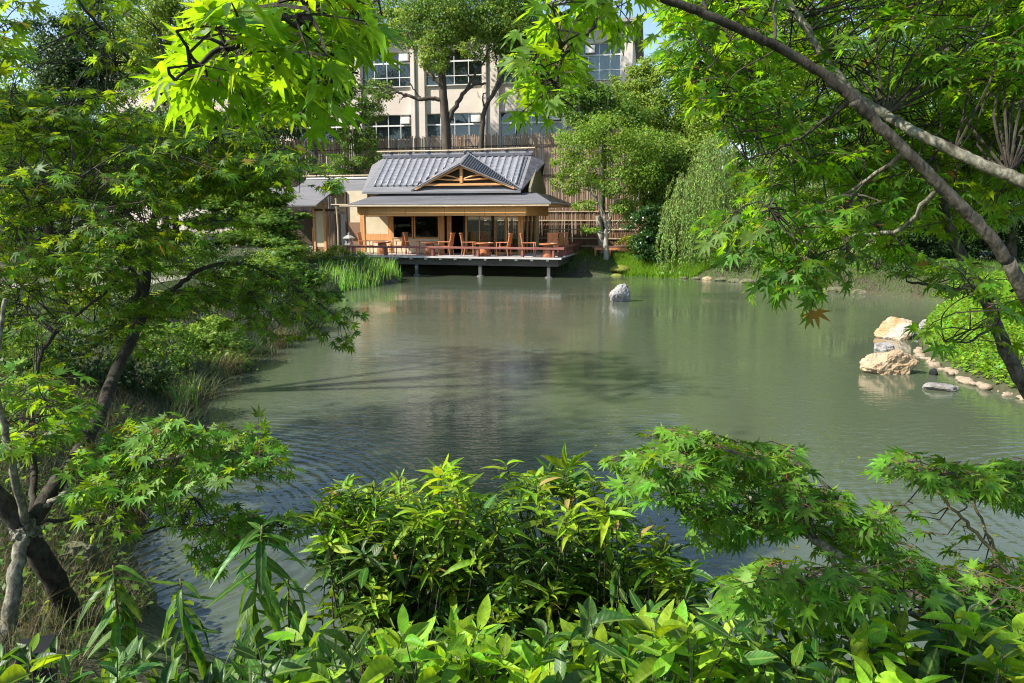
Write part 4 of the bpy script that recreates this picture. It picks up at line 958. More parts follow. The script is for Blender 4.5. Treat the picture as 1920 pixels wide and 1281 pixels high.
far_tree('dark_hedge', 'dark evergreen hedge filling the space behind the weeping willows', 'hedge', 38, None, [(1400, 500), (1400, 450)],
         [(x, y, 46, 0) for x in range(1250, 1760, 52) for y in (310, 370, 430, 480)], 'lf_mid', 0.16, 0.7, 'bark_far', 0.1, TB)
far_tree('pale_bush', 'pale green bushy tree between the grey stemmed tree and the leftmost willow', 'tree', 38, None, [(1270, 480), (1270, 400), (1265, 330)],
         [(1240, 300, 46), (1290, 330, 40), (1250, 360, 40), (1210, 340, 38), (1200, 390, 30), (1300, 280, 44), (1340, 240, 44)], 'lf_light', 0.14, 0.9, 'bark_far', 0.12, TB)
# weeping willows ---------------------------------------------------------------
def willow(label, Y, trunk, tops, n_str, leaf_n, zlow):
    foot = at(trunk[0][0], trunk[0][1], Y); foot[2] = hz(foot[0], foot[1]) - 0.1
    o = empty('willow_tree', foot, 0, label, 'tree', 'weeping willows by the water')
    mb = MB(); path = [np.zeros(3)] + [at(p, q, Y) - foot for p, q in trunk[1:]]; limb(mb, path, .2, .09, 8, .02)
    L = Leaves(); tw = MB()
    for (px, py, r, k) in tops:
        c = at(px, py, Y) - foot; rr = px_r(r, Y)
        limb(mb, [path[-1], (path[-1] + c) / 2 + np.array([0, 0, .3]), c], .06, .03, 5, .02, 3)
        for i in range(int(n_str * k)):
            d = rnd_dir(1)[0]; d[2] = abs(d[2]) * 0.6
            s = c + d * rr * np.array([1, 1, .75]) * (0.6 + .4 * rng.random()); outw = norm(np.array([d[0], d[1], 0.15]))
            ln = min(max(0.9, (s[2] + foot[2] - zlow) * (0.45 + 0.70 * rng.random() ** 0.7)), 7.0)
            t = np.linspace(0, 1, 26); sway = rng.normal(size=2) * 0.12
            pts = s + outw * (0.5 * (1 - np.exp(-t * 3)))[:, None] + np.stack([sway[0] * t + .05 * np.sin(t * 9 + i), sway[1] * t, -ln * (t - 0.06 * np.exp(-t * 8))], 1)
            pts[:, 2] = np.maximum(pts[:, 2], zlow - foot[2] + 0.05)
            tw.tube(pts[::5], 0.010, 3, False)
            m = int(leaf_n * ln / 3); q = rng.random(m) * 25; a = q.astype(int).clip(0, 24); f = (q - a)[:, None]
            p = pts[a] * (1 - f) + pts[a + 1] * f + rng.normal(size=(m, 3)) * 0.035
            dd = norm(np.stack([rng.normal(size=m) * .6, rng.normal(size=m) * .6, -1 + rng.normal(size=m) * .25], 1))
            L.add(p, dd, norm(outw * .8 + rnd_dir(m) * .8 + np.array([0, 0, .3])), 0.12 * (0.6 + .8 * rng.random(m)))
    mb.build('trunk', M['bark_far'], o, smooth=True); tw.build('strands', M['twig'], o); L.build('crown', T_NARROW, M['lf_willow'], o)
willow('leftmost weeping willow with long pale strands reaching the far shore', 34.4, [(1330, 505), (1332, 420), (1335, 340)], [(1345, 280, 34, 1), (1330, 305, 38, 1), (1300, 345, 45, 1.1), (1370, 345, 48, 1.1), (1270, 390, 30, .9), (1400, 330, 30, .7), (1320, 400, 45, .8)], 62, 84, 0.25)
willow('weeping willow in the middle of the far shore behind the hanging maple leaves', 33.0, [(1500, 520), (1500, 400), (1495, 320)], [(1480, 280, 42, 1), (1440, 330, 36, .9), (1520, 320, 45, 1), (1555, 360, 36, .8), (1490, 390, 44, .8)], 80, 80, 0.45)
willow('lowest weeping willow trailing over the stones at the right of the far shore', 29.5, [(1590, 530), (1585, 470), (1580, 420)], [(1575, 410, 34, 1), (1545, 440, 26, .8), (1610, 440, 28, .8)], 80, 80, 0.20)

# garden maples and shrubs at middle distance, foliage in flat tiers ----------------
def tier_tree(name, label, cat, Y, trunk, tiers, leaf, size, dens=1.0, r0=0.08, group=None, bark='bark_far', tmpl=None, droop=.0):
    foot = at(trunk[0][0], trunk[0][1], Y); foot[2] = hz(foot[0], foot[1]) - 0.05
    o = empty(name, foot, 0, label, cat, group); mb = MB()
    path = [np.zeros(3)] + [at(p, q, Y) - foot for p, q in trunk[1:]]; limb(mb, path, r0, r0 * .5, 7, .01)
    L = Leaves()
    for (px, py, rp, *e) in tiers:
        dY = e[0] if e else 0; c = at(px, py, Y + dY) - foot; r = px_r(rp, Y)
        n = int(dens * 3.2 * r * r * 3.14 / (size * size * .35)); k = max(6, int(9 * r * 2))
        cen = rnd_dir(k) * (rng.random((k, 1)) ** .5) * np.array([1, 1, .32]) * r; ids = rng.integers(0, k, n)
        p = cen[ids] + rng.normal(size=(n, 3)) * np.array([.28, .28, .07]) * r; p[:, 2] -= droop * (p[:, 0] ** 2 + p[:, 1] ** 2) / max(r, .1)
        out = np.stack([p[:, 0], p[:, 1], np.zeros(n)], 1); out = norm(out + rng.normal(size=(n, 3)) * .4 * r)
        L.add(c + p, norm(out + np.array([0, 0, -.35 - droop])), norm(np.array([0, 0, 1.0]) + out * .35 + rnd_dir(n) * .45), size * (.65 + .7 * rng.random(n)))
        a = path[max(1, int(len(path) * .6))] if len(path) > 2 else path[-1]
        limb(mb, [a, (a + c) / 2 + np.array([0, 0, .08]), c], r0 * .4, r0 * .15, 5, .01, 3)
    mb.build('trunk', M[bark], o, smooth=True); L.build('crown', tmpl or T_STAR, M[leaf], o); return o
GM = 'small maples on the left bank'
tier_tree('garden_maple', 'tiered maple with sunlit yellow green tips in front of the annex roof', 'tree', 30.5, [(500, 480), (500, 430), (505, 390)],
          [(440, 350, 34), (490, 340, 36), (512, 368, 28, -1), (470, 385, 42), (572, 404, 14, -1), (510, 405, 44, -1), (440, 410, 44), (530, 428, 30, -1), (400, 380, 38), (470, 445, 44, -1), (520, 450, 40, -1.5), (420, 330, 32), (380, 420, 40), (460, 365, 40, 1), (500, 375, 40, .5), (540, 458, 24, -1.5)], 'lf_mid', 0.12, 1.7, .09, GM)
tier_tree('garden_maple', 'low bright weeping maple by the water behind the leaning maple trunk', 'tree', 13.2, [(400, 700), (395, 660), (392, 640)],
          [(390, 615, 62, 0), (350, 640, 52, -.2), (430, 645, 48, 0), (385, 670, 58, -.3), (330, 690, 36, -.3), (440, 680, 26, 0), (300, 650, 40, .2), (460, 640, 24, .3)], 'lf_spring', 0.06, .8, .04, GM, droop=.3)
tier_tree('garden_maple', 'shaded small maple at the left end of the iris bed', 'tree', 21, [(560, 575), (560, 545), (556, 520)],
          [(530, 500, 45), (590, 520, 42), (560, 545, 48), (500, 530, 45), (610, 555, 28), (540, 470, 34)], 'lf_mid', 0.11, 1.0, .06, GM)
tier_tree('garden_maple', 'sunlit low maple beside the sand path', 'tree', 15, [(250, 640), (250, 600), (250, 570)],
          [(180, 560, 50), (250, 555, 55), (310, 575, 50), (210, 600, 50), (280, 610, 46), (140, 590, 44)], 'lf_yellow', 0.085, .8, .05, GM)
def mound(name, label, cat, px, py, Y, rp, leaf, size, group=None, dens=1.0):
    c = at(px, py, Y); z0 = hz(c[0], c[1]); o = empty(name, (c[0], c[1], z0), 0, label, cat, group)
    r = px_r(rp, Y); L = Leaves(); n = int(dens * 3.0 * r * r * 3.14 / (size * size * .3))
    cloud(L, (0, 0, r * .45), (r, r, r * .75), n, size, clumps=30, spread=.2, shell=.7); L.build('foliage', T_LEAF, M[leaf], o)
    mb = MB()
    for i in range(5): d = rnd_dir(1)[0]; mb.tube([(0, 0, -.05), (d[0] * r * .3, d[1] * r * .3, r * .3), (d[0] * r * .6, d[1] * r * .6, r * .6)], [.03, .02, .01], 5)
    mb.build('stems', M['bark_far'], o); return o
BS = 'clipped shrubs before the annex'
for px, py, Y, rp, lf, lb in [(585, 487, 31.5, 24, 'lf_yellow', 'yellow green clipped shrub at the left of the iris bed'), (630, 483, 32, 24, 'lf_yellow', 'yellow green clipped shrub below the bamboo pole'),
                              (545, 495, 30, 26, 'lf_yellow', 'yellowish shrub at the far left of the iris bed'), (672, 487, 32.6, 16, 'lf_mid', 'small green shrub under the stone lantern'),
                              (505, 520, 26, 34, 'lf_mid', 'mid green shrub under the tiered maple'), (470, 570, 19, 50, 'lf_mid', 'rounded green shrub on the shaded left bank'),
                              (430, 520, 24, 45, 'lf_dark', 'dark shrub behind the leaning maple trunk'), (350, 520, 24, 45, 'lf_mid', 'green shrub between the sand path and the maple trunk'), (540, 610, 17.5, 40, 'lf_dark', 'dark low shrub at the edge of the left shore'),
                              (262, 745, 9.6, 60, 'lf_dark', 'dark shrub behind the lower half of the leaning maple trunk'), (170, 720, 9.2, 75, 'lf_dark', 'dark shrub left of the leaning maple trunk on the near left bank'), (315, 690, 11.6, 55, 'lf_mid', 'leafy green shrub right of the leaning maple trunk near the water'), (40, 760, 8.6, 80, 'lf_mid', 'leafy shrub at the left edge behind the pale maple stem'), (255, 640, 13.5, 60, 'lf_dark', 'dark shrub beyond the low bright maple on the left bank')]:
    mound('shrub', lb, 'shrub', px, py, Y, rp, lf, 0.075 if Y > 20 else .06, BS)
for px, py, Y, rp, lf, lb in [(1325, 512, 33.4, 24, 'lf_mid', 'low leafy shrub under the leftmost willow by the shore stones'), (1385, 515, 32.2, 30, 'lf_dark', 'dark low shrub between the two larger willows'), (1440, 520, 31.4, 28, 'lf_mid', 'leafy shrub under the middle willow'),
                              (1530, 528, 29.6, 30, 'lf_spring', 'pale green shrub left of the lowest willow'), (1640, 535, 27.6, 36, 'lf_mid', 'leafy shrub at the corner of the inlet'), (1700, 540, 26.2, 34, 'lf_dark', 'dark shrub at the head of the inlet'), (1480, 522, 30.8, 26, 'lf_mid', 'small leafy shrub above the shore stones between the willows')]:
    mound('shrub', lb, 'shrub', px, py, Y, rp, lf, .09, 'shrubs under the willows', .8)
for px, py, Y, rp, lb in [(1165, 488, 35.2, 22, 'mossy cushion mound right of the grey stemmed tree, the larger one'), (1158, 498, 34.9, 13, 'mossy cushion mound at the shore, the smaller one')]:
    c = at(px, py, Y); o = empty('moss_mound', (c[0], c[1], hz(c[0], c[1]) - .1), 0, lb, 'moss', 'moss mounds on the far bank')
    r = px_r(rp, Y); MB().lathe([(r, 0), (r * .95, r * .22), (r * .6, r * .42), (r * .1, r * .5)], n=14).build('moss', M['moss'], o, smooth=True)

# ------------------------------------------------------------------ rocks and stones
def rock_mesh(name, size, seed, cuts=9, rough=.12, sub=5):
    bm = bmesh.new(); bmesh.ops.create_icosphere(bm, subdivisions=sub, radius=1.0); rs = random.Random(seed)
    planes = []
    for _ in range(cuts):
        v = Vector((rs.gauss(0, 1), rs.gauss(0, 1), rs.gauss(0, .8))).normalized(); planes.append((v, rs.uniform(.55, .85)))
    for v in bm.verts:
        p = v.co.copy()
        for n, d in planes:
            e = p.dot(n) - d
            if e > 0: p -= n * e * .92
        q = p * 2.2 + Vector((seed * 3.1, seed, 0)); p += p.normalized() * (noise.noise(q) * rough + noise.noise(q * 2.7) * rough * .5 + noise.noise(q * 7) * rough * .30 + noise.noise(q * 15) * rough * .16)
        v.co = Vector((p.x * size[0], p.y * size[1], p.z * size[2]))
    me = bpy.data.meshes.new(name); bm.to_mesh(me); bm.free()
    return me
def rock(name, px, py, width, depth, h, seed, m, label, group=None, z=0.0, rz=0.0, sink=.25, cuts=9, rough=.12):
    """(px, py) the foot of the rock on level z"""
    g = ground(px, py, z); o = link_mesh(name, rock_mesh(name, (width / 2 / .8, depth / 2 / .8, h / (1.6 - sink)), seed, cuts, rough), M[m])
    for p in o.data.polygons: p.use_smooth = rough < .07
    o.location = (g[0], g[1] + depth * .4, z + h * (.5 - sink)); o.rotation_euler.z = R(rz); return tag(o, label, 'rock', group)
RG = 'rocks standing in the pond'
rock('rock', 1678, 703, .80, .5, .44, 3, 'rock_tan', 'big pitted tan rock standing in the water off the grassy right bank', RG, rz=4, cuts=12, rough=.16)
rock('rock', 1685, 636, .80, .5, .52, 11, 'rock_orange', 'orange rock behind the big tan rock, broken at its right side', RG, rz=-14, cuts=10)
rock('rock', 1161, 566, .66, .5, .64, 21, 'rock_grey', 'lone pale grey rock rising from the middle of the pond', RG, rz=10, cuts=10)
rock('rock', 1664, 657, .42, .3, .17, 5, 'rock_grey', 'low grey stone in the water between the tan and the orange rock', RG)
rock('rock', 1772, 733, .46, .24, .13, 8, 'rock_dull', 'flat pale stone lying in the water by the pebble edging', RG, rz=-12)
rock('rock', 1754, 704, .14, .12, .12, 15, 'black', 'small round black stone in the shallows beside the pebbles', RG, rough=.05)
rock('rock', 1740, 616, .30, .25, .22, 17, 'rock_grey', 'small light stone at the water edge right of the orange rock', RG)
rock('rock', 1722, 632, .16, .14, .14, 19, 'rock_grey', 'tiny dark stone beside the foot of the orange rock', RG)
# row of pebbles edging the right bank
edge = [ground(*p)[:2] for p in [(1722, 655), (1735, 670), (1750, 682), (1765, 690), (1783, 700), (1800, 710), (1825, 721), (1850, 730), (1880, 738), (1912, 746), (1960, 765)]]
path = [np.array([*p, 0]) for p in edge]; path = smooth_path(path, 4)
pebs = [rock_mesh('edging_stone', (1, 1, .7), 40 + i, 7, .07, 2) for i in range(5)]
for me in pebs:
    me.materials.append(M['pebble']); me.polygons.foreach_set('use_smooth', np.ones(len(me.polygons), bool))
k = 0; dist = 0
for i in range(len(path) - 1):
    seg = path[i + 1] - path[i]; ln = np.linalg.norm(seg); t = 0
    while t < ln:
        w = random.choice((.06, .09, .12, .15, .2)) * random.uniform(.8, 1.2); p = path[i] + seg * (t / ln)
        o = bpy.data.objects.new('edging_stone', pebs[k % 5]); col.objects.link(o); o.scale = (w / 1.5, w / random.uniform(1.5, 2.3), w / random.uniform(1.7, 2.6))
        o.location = (p[0] + random.uniform(-.05, .05), p[1] + random.uniform(-.07, .12), random.uniform(-.03, .04)); o.rotation_euler.z = random.random() * 6
        tag(o, 'rounded tan stone in the row edging the grassy right bank', 'stone', 'stones edging the right bank'); t += w * .95; k += 1
FG = 'stones along the far shore'
for px, py, w, d, h, sd, m, lb in [(1103, 516, .62, .4, .30, 51, 'rock_grey', 'long grey shore stone beside the deck, leftmost of three'), (1131, 515, 1.0, .5, .36, 52, 'rock_grey', 'square cut grey shore stone beside the deck, middle of three'),
                                   (1152, 516, .55, .4, .26, 53, 'rock_grey', 'rounded grey shore stone beside the deck, rightmost of three'), (1163, 506, .45, .4, .3, 54, 'rock_orange', 'warm sunlit stone at the edge of the lush grass'), (1102, 500, .8, .5, .5, 55, 'rock_grey', 'grey stone on the bank under the side of the deck')]:
    rock('shore_stone', px, py, w, d, h, sd, m, lb, FG, cuts=8, rough=.07)
for i, (px, py, w) in enumerate([(1287, 523, .35), (1305, 524, .4), (1331, 525, .5), (1352, 527, .55), (1380, 529, .5), (1402, 531, .6), (1428, 533, .5), (1455, 536, .6), (1482, 539, .55), (1510, 542, .6), (1538, 545, .8), (1568, 547, .7), (1595, 549, .6), (1620, 552, .6)]):
    rock('shore_stone', px, py, w, .4, w * .30, 60 + i, 'rock_tan' if i in (2, 10) else 'rock_moss', 'weathered stone in the row under the willows on the far shore', 'stones under the willows', cuts=8, rough=.09)
g = ground(150, 1040, .55)
o = link_mesh('rock', rock_mesh('rock', (.16, .13, .12), 77, 9, .2), M['rock_moss']); o.location = (g[0], g[1], .52); tag(o, 'pale grey rock among the dry grass on the near left bank', 'rock')

# ------------------------------------------------------------------ grass, sedge, irises
def blades(name, P, hgt, width, m, lean=.4, kind='stuff', parent=None, segs=3):
    n = len(P); az = rng.random(n) * 6.283; dx = np.stack([np.cos(az), np.sin(az), np.zeros(n)], 1); side = np.stack([-np.sin(az), np.cos(az), np.zeros(n)], 1)
    h = hgt * (.55 + .7 * rng.random(n)); ln = lean * (.3 + rng.random(n)); V = []
    for i in range(segs + 1):
        t = i / segs; w = width * (1 - t * .92) / 2
        c = P + dx * (ln * h * t ** 2)[:, None] + np.array([0, 0, 1.0]) * (h * (t - .35 * ln * t ** 2))[:, None]
        V += [c - side * w, c + side * w]
    V = np.stack(V, 1); k = 2 * (segs + 1)
    f = np.array([(2 * i, 2 * i + 1, 2 * i + 3, 2 * i + 2) for i in range(segs)])
    Fc = (f[None] + (np.arange(n) * k)[:, None, None]).reshape(-1, 4)
    o = link_mesh(name, np_mesh(name, V.reshape(-1, 3), [Fc]), M[m], parent)
    if kind: tag(o, kind=kind)
    return o
def field(xr, yr, n, cond):
    x = xr[0] + rng.random(n) * (xr[1] - xr[0]); y = yr[0] + rng.random(n) * (yr[1] - yr[0]); d = pond_dist(x, y); k = cond(x, y, d); x, y = x[k], y[k]
    return np.stack([x, y, height(x, y) - .02], 1)
# lush ground cover of the right bank
P = field((6.8, 17), (9, 24), 130000, lambda x, y, d: (d > .07) & (rng.random(len(x)) < np.clip(1.3 - d * .09, .2, 1)))
L = Leaves(); n = len(P); pp = P + np.stack([np.zeros(n), np.zeros(n), .05 + .13 * rng.random(n)], 1)
L.add(pp, norm(rnd_dir(n) * np.array([1, 1, .5]) + np.array([0, 0, .25])), norm(rnd_dir(n) * .6 + np.array([0, 0, 1])), .085 * (.6 + .8 * rng.random(n)))
tag(L.build('ground_cover', T_LEAF, M['grass_lush']), 'lush bright green ground cover on the right bank', 'grass', kind='stuff')
P = field((6.8, 15), (9, 23), 26000, lambda x, y, d: d > .2)
tag(blades('grass', P, .22, .012, 'grass_lush', .7), 'bright grass blades growing through the right bank', 'grass')
# lush patch on the far shore
P = field((5.2, 9.5), (33, 36.5), 24000, lambda x, y, d: (d > -.15) & (d < 1.7))
P[:, 2] = np.maximum(P[:, 2], 0)
tag(blades('shore_grass', P, .38, .022, 'grass_lush', .6), 'lush green grass at the far shore left of the willow', 'grass')
# left bank: dry grass near, sedge at the edge
P = field((-9, -1.0), (2.2, 11), 66000, lambda x, y, d: (d > .05) & (d < 4.5) & (x + .35 * y < -.9))
dry = rng.random(len(P)) < .55
tag(blades('dry_grass', P[dry], .26, .006, 'grass_dry', .8), 'straw coloured dry grass on the near left bank', 'grass')
tag(blades('meadow_grass', P[~dry], .24, .006, 'sedge', .8), 'thin green grass on the near left bank', 'grass')
P = field((-10, -1.0), (2.2, 16), 40000, lambda x, y, d: (d > .02) & (d < 6) & (x + .35 * y < -.9) & (np.sin(x * 2.3 + 1) * np.sin(y * 1.9) > -.1))
L = Leaves(); n = len(P); L.add(P + np.stack([np.zeros(n), np.zeros(n), .04 + .22 * rng.random(n) ** 1.5], 1), norm(rnd_dir(n) * np.array([1, 1, .4])), norm(rnd_dir(n) * .6 + np.array([0, 0, 1])), .055 * (.5 + rng.random(n)))
tag(L.build('weeds', T_LEAF, M['lf_mid']), 'low leafy weeds among the grass on the left bank', 'weeds', kind='stuff')
P = field((-14, -4), (11, 33), 60000, lambda x, y, d: (d > .1) & (d < 7))
tag(blades('bank_grass', P, .25, .012, 'sedge', .7), 'dull green grass covering the left bank farther back', 'grass')
P = field((1.5, 22), (22, 41), 70000, lambda x, y, d: (d > .1) & (d < 7))
tag(blades('bank_grass', P, .26, .020, 'bank_green', .7), 'short dark grass on the bank right of the deck', 'grass')
for i, (px, py) in enumerate([(300, 880), (318, 838), (340, 800), (360, 768), (385, 738), (410, 712), (440, 692), (465, 674), (500, 658), (535, 643), (565, 630), (590, 612), (250, 960), (612, 590)]):
    g = ground(px - 14, py, .1)
    q = rng.normal(size=(260, 2)) * .13; Pp = np.stack([q[:, 0], q[:, 1], np.zeros(260)], 1)
    o = empty('sedge_clump', (g[0], g[1], max(0.02, hz(g[0], g[1]) - .05)), 0, 'arching dark sedge clump in the row along the left shore', 'sedge', 'sedge clumps along the left shore')
    blades('foliage', Pp, .55, .012, 'sedge' if i % 3 else 'grass_dry', 1.2, None, o, 4)
g = ground(345, 775, .05); o = empty('reed_clump', (g[0], g[1], .03), 0, 'upright pale green reed clump at the foot of the left shore', 'reed')
q = rng.normal(size=(70, 2)) * .09; blades('foliage', np.stack([q[:, 0], q[:, 1], np.zeros(70)], 1), .55, .022, 'iris', .35, None, o, 4)
# iris bed before the deck
xs = []
for p in poly_sample([(575, 525), (600, 505), (660, 500), (742, 512), (752, 526), (700, 536), (640, 545), (600, 540)], 2600):
    g = ground(p[0], p[1] + 0, .05); xs.append((g[0], g[1], max(-.1, min(.35, hz(g[0], g[1])))))
tag(blades('iris_bed', np.array(xs), .72, .035, 'iris', .35), 'bed of tall green iris blades in the water at the left end of the deck', 'iris')
ir = np.array(xs)[rng.choice(len(xs), 46, replace=False)]; L = Leaves()
for p in ir:
    if rng.random() < .8:
        c = p + np.array([0, .5, .85]); a = rng.random(6) * 6.28
        L.add(np.repeat(c[None], 6, 0), np.stack([np.cos(a), np.sin(a), -.2 + 0 * a], 1), np.tile((0, 0, 1.0), (6, 1)), .085)
tag(L.build('iris_flowers', T_LEAF, M['petal']), 'purple iris flowers above the blades', 'iris', kind='stuff')

# ------------------------------------------------------------------ near maples
def pix_poly(poly, n, Y0, Y1):
    q = poly_sample(poly, n); Yv = Y0 + (Y1 - Y0) * rng.random(n)
    return np.array([at(a[0], a[1], y) for a, y in zip(q, Yv)])
def pads(poly, n, Y0, Y1, per, rad, thick=.035):
    """anchors gathered in flat layers, as maples carry their leaves"""
    c = pix_poly(poly, n, Y0, Y1); out = []
    for p in c:
        k = int(per * rng.uniform(.5, 1.5)); a = rng.random(k) * 6.283; r = rad * rng.uniform(.6, 1.3) * np.sqrt(rng.random(k)); tl = rng.normal(size=2) * .18
        o = np.stack([np.cos(a) * r, np.sin(a) * r, rng.normal(size=k) * thick - .25 * r * r / rad], 1); o[:, 2] += o[:, 0] * tl[0] + o[:, 1] * tl[1]
        out.append(p + o)
    return np.concatenate(out)
def spray(L, tw, A, t, size, pairs, gap, tilt=.35, droop=.25, up=None, fromtip=False):
    """a leafy shoot starting at A along t: opposite palmate leaves, one at the end"""
    t = norm(np.array(t, float)); N = norm(np.array([0, 0, 1.0]) - t * t[2] * .9 + rng.normal(size=3) * tilt * .6) if up is None else up
    A = A - t * gap * (pairs + 1) * .5
    s = norm(np.cross(t, N)); pts = [A]
    for k in range(pairs + 1):
        d = norm(t + np.array([0, 0, -1.0]) * droop * k / (pairs + 1)); p = pts[-1] + d * gap * (.8 + .5 * rng.random()); pts.append(p)
        if k < pairs:
            for sg in (-1, 1):
                if rng.random() < .12: continue
                pd = norm(d * (.55 + .3 * rng.random()) + s * sg * (.7 + .3 * rng.random()) + N * rng.normal() * .25)
                q = p + pd * size * (.35 + .35 * rng.random()); z = size * (.65 + .6 * rng.random())
                L.add(q, norm(pd + np.array([0, 0, -.30 - .35 * rng.random()])), norm(N + rng.normal(size=3) * tilt), z)
                tw.append((p, q))
        else:
            L.add(p, norm(d + np.array([0, 0, -.35])), norm(N + rng.normal(size=3) * tilt), size * (.8 + .4 * rng.random()))
    return pts
def tube_lines(mb, lines, r, n=3):
    for a, b in lines: mb.tube([a, b], [r, r * .7], n, False)
class NearTree:
    def __init__(s, name, label, cat, foot, bark, group=None):
        s.foot = np.array(foot, float); s.o = empty(name, s.foot, 0, label, cat, group); s.bark = bark; s.sk = []; s.L = {}; s.tw = MB(); s.pet = []
    def limb(s, name, pts, r0, r1, n=10, wob=.004, bark=None, sub=6):
        mb = MB(); sp = limb(mb, [np.array(p) - s.foot for p in pts], r0, r1, n, wob, sub); mb.build(name, M[bark or s.bark], s.o, smooth=True)
        s.sk += [p + s.foot for p in sp]; return sp
    def crown(s, anchors, size, key='crown', pairs=(2, 4), gap=.05, hubs=.12, reach=.30, tilt=.4, droop=.3, flat=.25, maxlink=1.6, bias=(0, 0, 0)):
        L = s.L.setdefault(key, Leaves()); sk = np.array(s.sk); nh = max(1, int(len(anchors) * hubs))
        hub = anchors[rng.choice(len(anchors), nh, replace=False)]; pts = []
        for h in hub:                                # boughs from the limbs to the hubs
            d = np.linalg.norm(sk - h, axis=1); j = int(np.argmin(d)); a = sk[j]
            if d[j] > maxlink: pts.append(h); continue
            e = h - (h - a) / max(d[j], 1e-6) * .05; q1 = a * .67 + e * .33 + np.array([0, 0, .10 * d[j]]) + rng.normal(size=3) * .07 * d[j]; q2 = a * .33 + e * .67 + np.array([0, 0, .08 * d[j]]) + rng.normal(size=3) * .07 * d[j]
            sp = smooth_path([a, q1, q2, e], 4); s.tw.tube([p - s.foot for p in sp], np.linspace(min(.005, .002 + .004 * d[j]), .002, len(sp)), 4, False); pts += sp
        pool = np.concatenate([sk, np.array(pts)]) if len(pts) else sk
        for A in anchors:
            d = np.linalg.norm(pool - A, axis=1); j = int(np.argmin(d)); a = pool[j]; out = (A - a) / max(d[j], 1e-6)
            t = norm(out * 1.0 + rng.normal(size=3) * .45 + np.array(bias)); t[2] = t[2] * flat + (bias[2] if bias[2] else 0); t = norm(t)
            m = int(rng.integers(pairs[0], pairs[1] + 1))
            if d[j] < maxlink:
                e = A - t * gap * (m + 1) * .5; mid = (a + e) / 2 + rng.normal(size=3) * .04 * d[j] + np.array([0, 0, .05 * d[j]])
                s.tw.tube([a - s.foot, mid - s.foot, e - s.foot], [.0035, .0026, .002], 3, False)
            p = spray(L, s.pet, A, t, size, m, gap, tilt, droop)
            s.tw.tube([q - s.foot for q in p], np.linspace(.0022, .001, len(p)), 3, False)
    def finish(s, mats, tmpl=T_MAPLE, twig='twig'):
        for k, L in s.L.items():
            L.p = [p - s.foot for p in L.p]; L.build('crown', tmpl, M[mats[k]], s.o)
        if s.tw.v: s.tw.build('twigs', M[twig], s.o)
        if s.pet:
            mb = MB(); tube_lines(mb, [(a - s.foot, b - s.foot) for a, b in s.pet], .0009); mb.build('leaf_stalks', M['twig_red'], s.o)

# maple leaning over the left bank -------------------------------------------------
f = ground(152, 1180, .55); f[2] = hz(f[0], f[1]) - .08
T = NearTree('maple_tree', 'many stemmed dark barked maple leaning over the left bank, knotted low down', 'tree', f, 'bark_dark')
KN = at(48, 992, 3.15)
T.limb('trunk', [f, at(115, 1110, 3.3), at(75, 1045, 3.2), KN, at(0, 940, 3.1), at(-60, 880, 3.1)], .056, .042, 12, .004)
f2 = at(2, 1290, 2.9); f2[2] = hz(f2[0], f2[1]) - .05
T.limb('trunk', [f2, at(12, 1180, 2.98), at(28, 1080, 3.05), at(44, 1010, 3.12)], .038, .030, 10, .004, 'bark_grey')
kb = MB()
me = rock_mesh('knot', (.058, .058, .075), 91, 0, .35, 4); ko = link_mesh('knot', me, M['bark_grey'], T.o); ko.location = KN - f
A1 = [KN, at(95, 925, 3.3), at(150, 845, 3.6), at(190, 770, 3.9), at(215, 700, 4.2), at(245, 640, 4.5), at(268, 590, 4.7)]
T.limb('limb', A1, .040, .032, 12, .004)
T.limb('limb', [at(268, 590, 4.7), at(275, 520, 4.8), at(281, 450, 4.9), at(295, 390, 5.0), at(312, 345, 5.1), at(330, 270, 5.2), at(320, 180, 5.3), at(300, 60, 5.4)], .030, .010, 9)
T.limb('limb', [at(312, 345, 5.1), at(345, 315, 5.0), at(385, 290, 4.9), at(450, 270, 4.8), at(530, 275, 4.7)], .02, .007, 7)
T.limb('limb', [at(268, 590, 4.7), at(300, 565, 4.75), at(335, 535, 4.8), at(390, 500, 4.9), at(470, 500, 5.0), at(560, 545, 5.1), at(625, 590, 5.2)], .022, .006, 7)
T.limb('limb', [at(262, 600, 4.68), at(255, 565, 4.6), at(262, 530, 4.5), at(235, 480, 4.3), at(190, 420, 4.1), at(130, 360, 4.0)], .02, .007, 7)
T.limb('limb', [at(60, 960, 3.2), at(64, 880, 3.4), at(60, 760, 3.7), at(75, 670, 4.0), at(120, 610, 4.2), at(200, 545, 4.4), at(270, 478, 4.6), at(340, 420, 4.8)], .018, .006, 7)
T.limb('limb', [KN, at(28, 900, 3.0), at(8, 800, 2.95), at(-5, 700, 2.9), at(10, 560, 2.9)], .019, .008, 8, bark='bark_grey')
T.limb('limb', [at(310, 180, 5.3), at(260, 135, 5.0), at(215, 80, 4.7), at(165, 25, 4.5), at(120, -40, 4.4)], .016, .006, 6)
T.limb('limb', [at(281, 450, 4.9), at(220, 380, 5.3), at(140, 300, 5.7), at(60, 250, 6.0), at(-40, 230, 6.2)], .018, .006, 6)
T.limb('limb', [at(85, 950, 3.2), at(125, 925, 3.2), at(180, 900, 3.2), at(260, 875, 3.15), at(340, 855, 3.1), at(430, 855, 3.0), at(500, 875, 3.0)], .013, .004, 6, bark='bark_grey')
T.limb('limb', [at(55, 985, 3.15), at(100, 975, 3.2), at(165, 982, 3.3), at(250, 1000, 3.4), at(330, 985, 3.5), at(430, 985, 3.55), at(540, 990, 3.6)], .011, .003, 6)
up_poly = [(-80, 190), (60, 170), (150, 150), (280, 150), (330, 190), (420, 190), (460, 205), (515, 230), (515, 285), (460, 330), (425, 390), (415, 455), (300, 480), (-80, 500)]
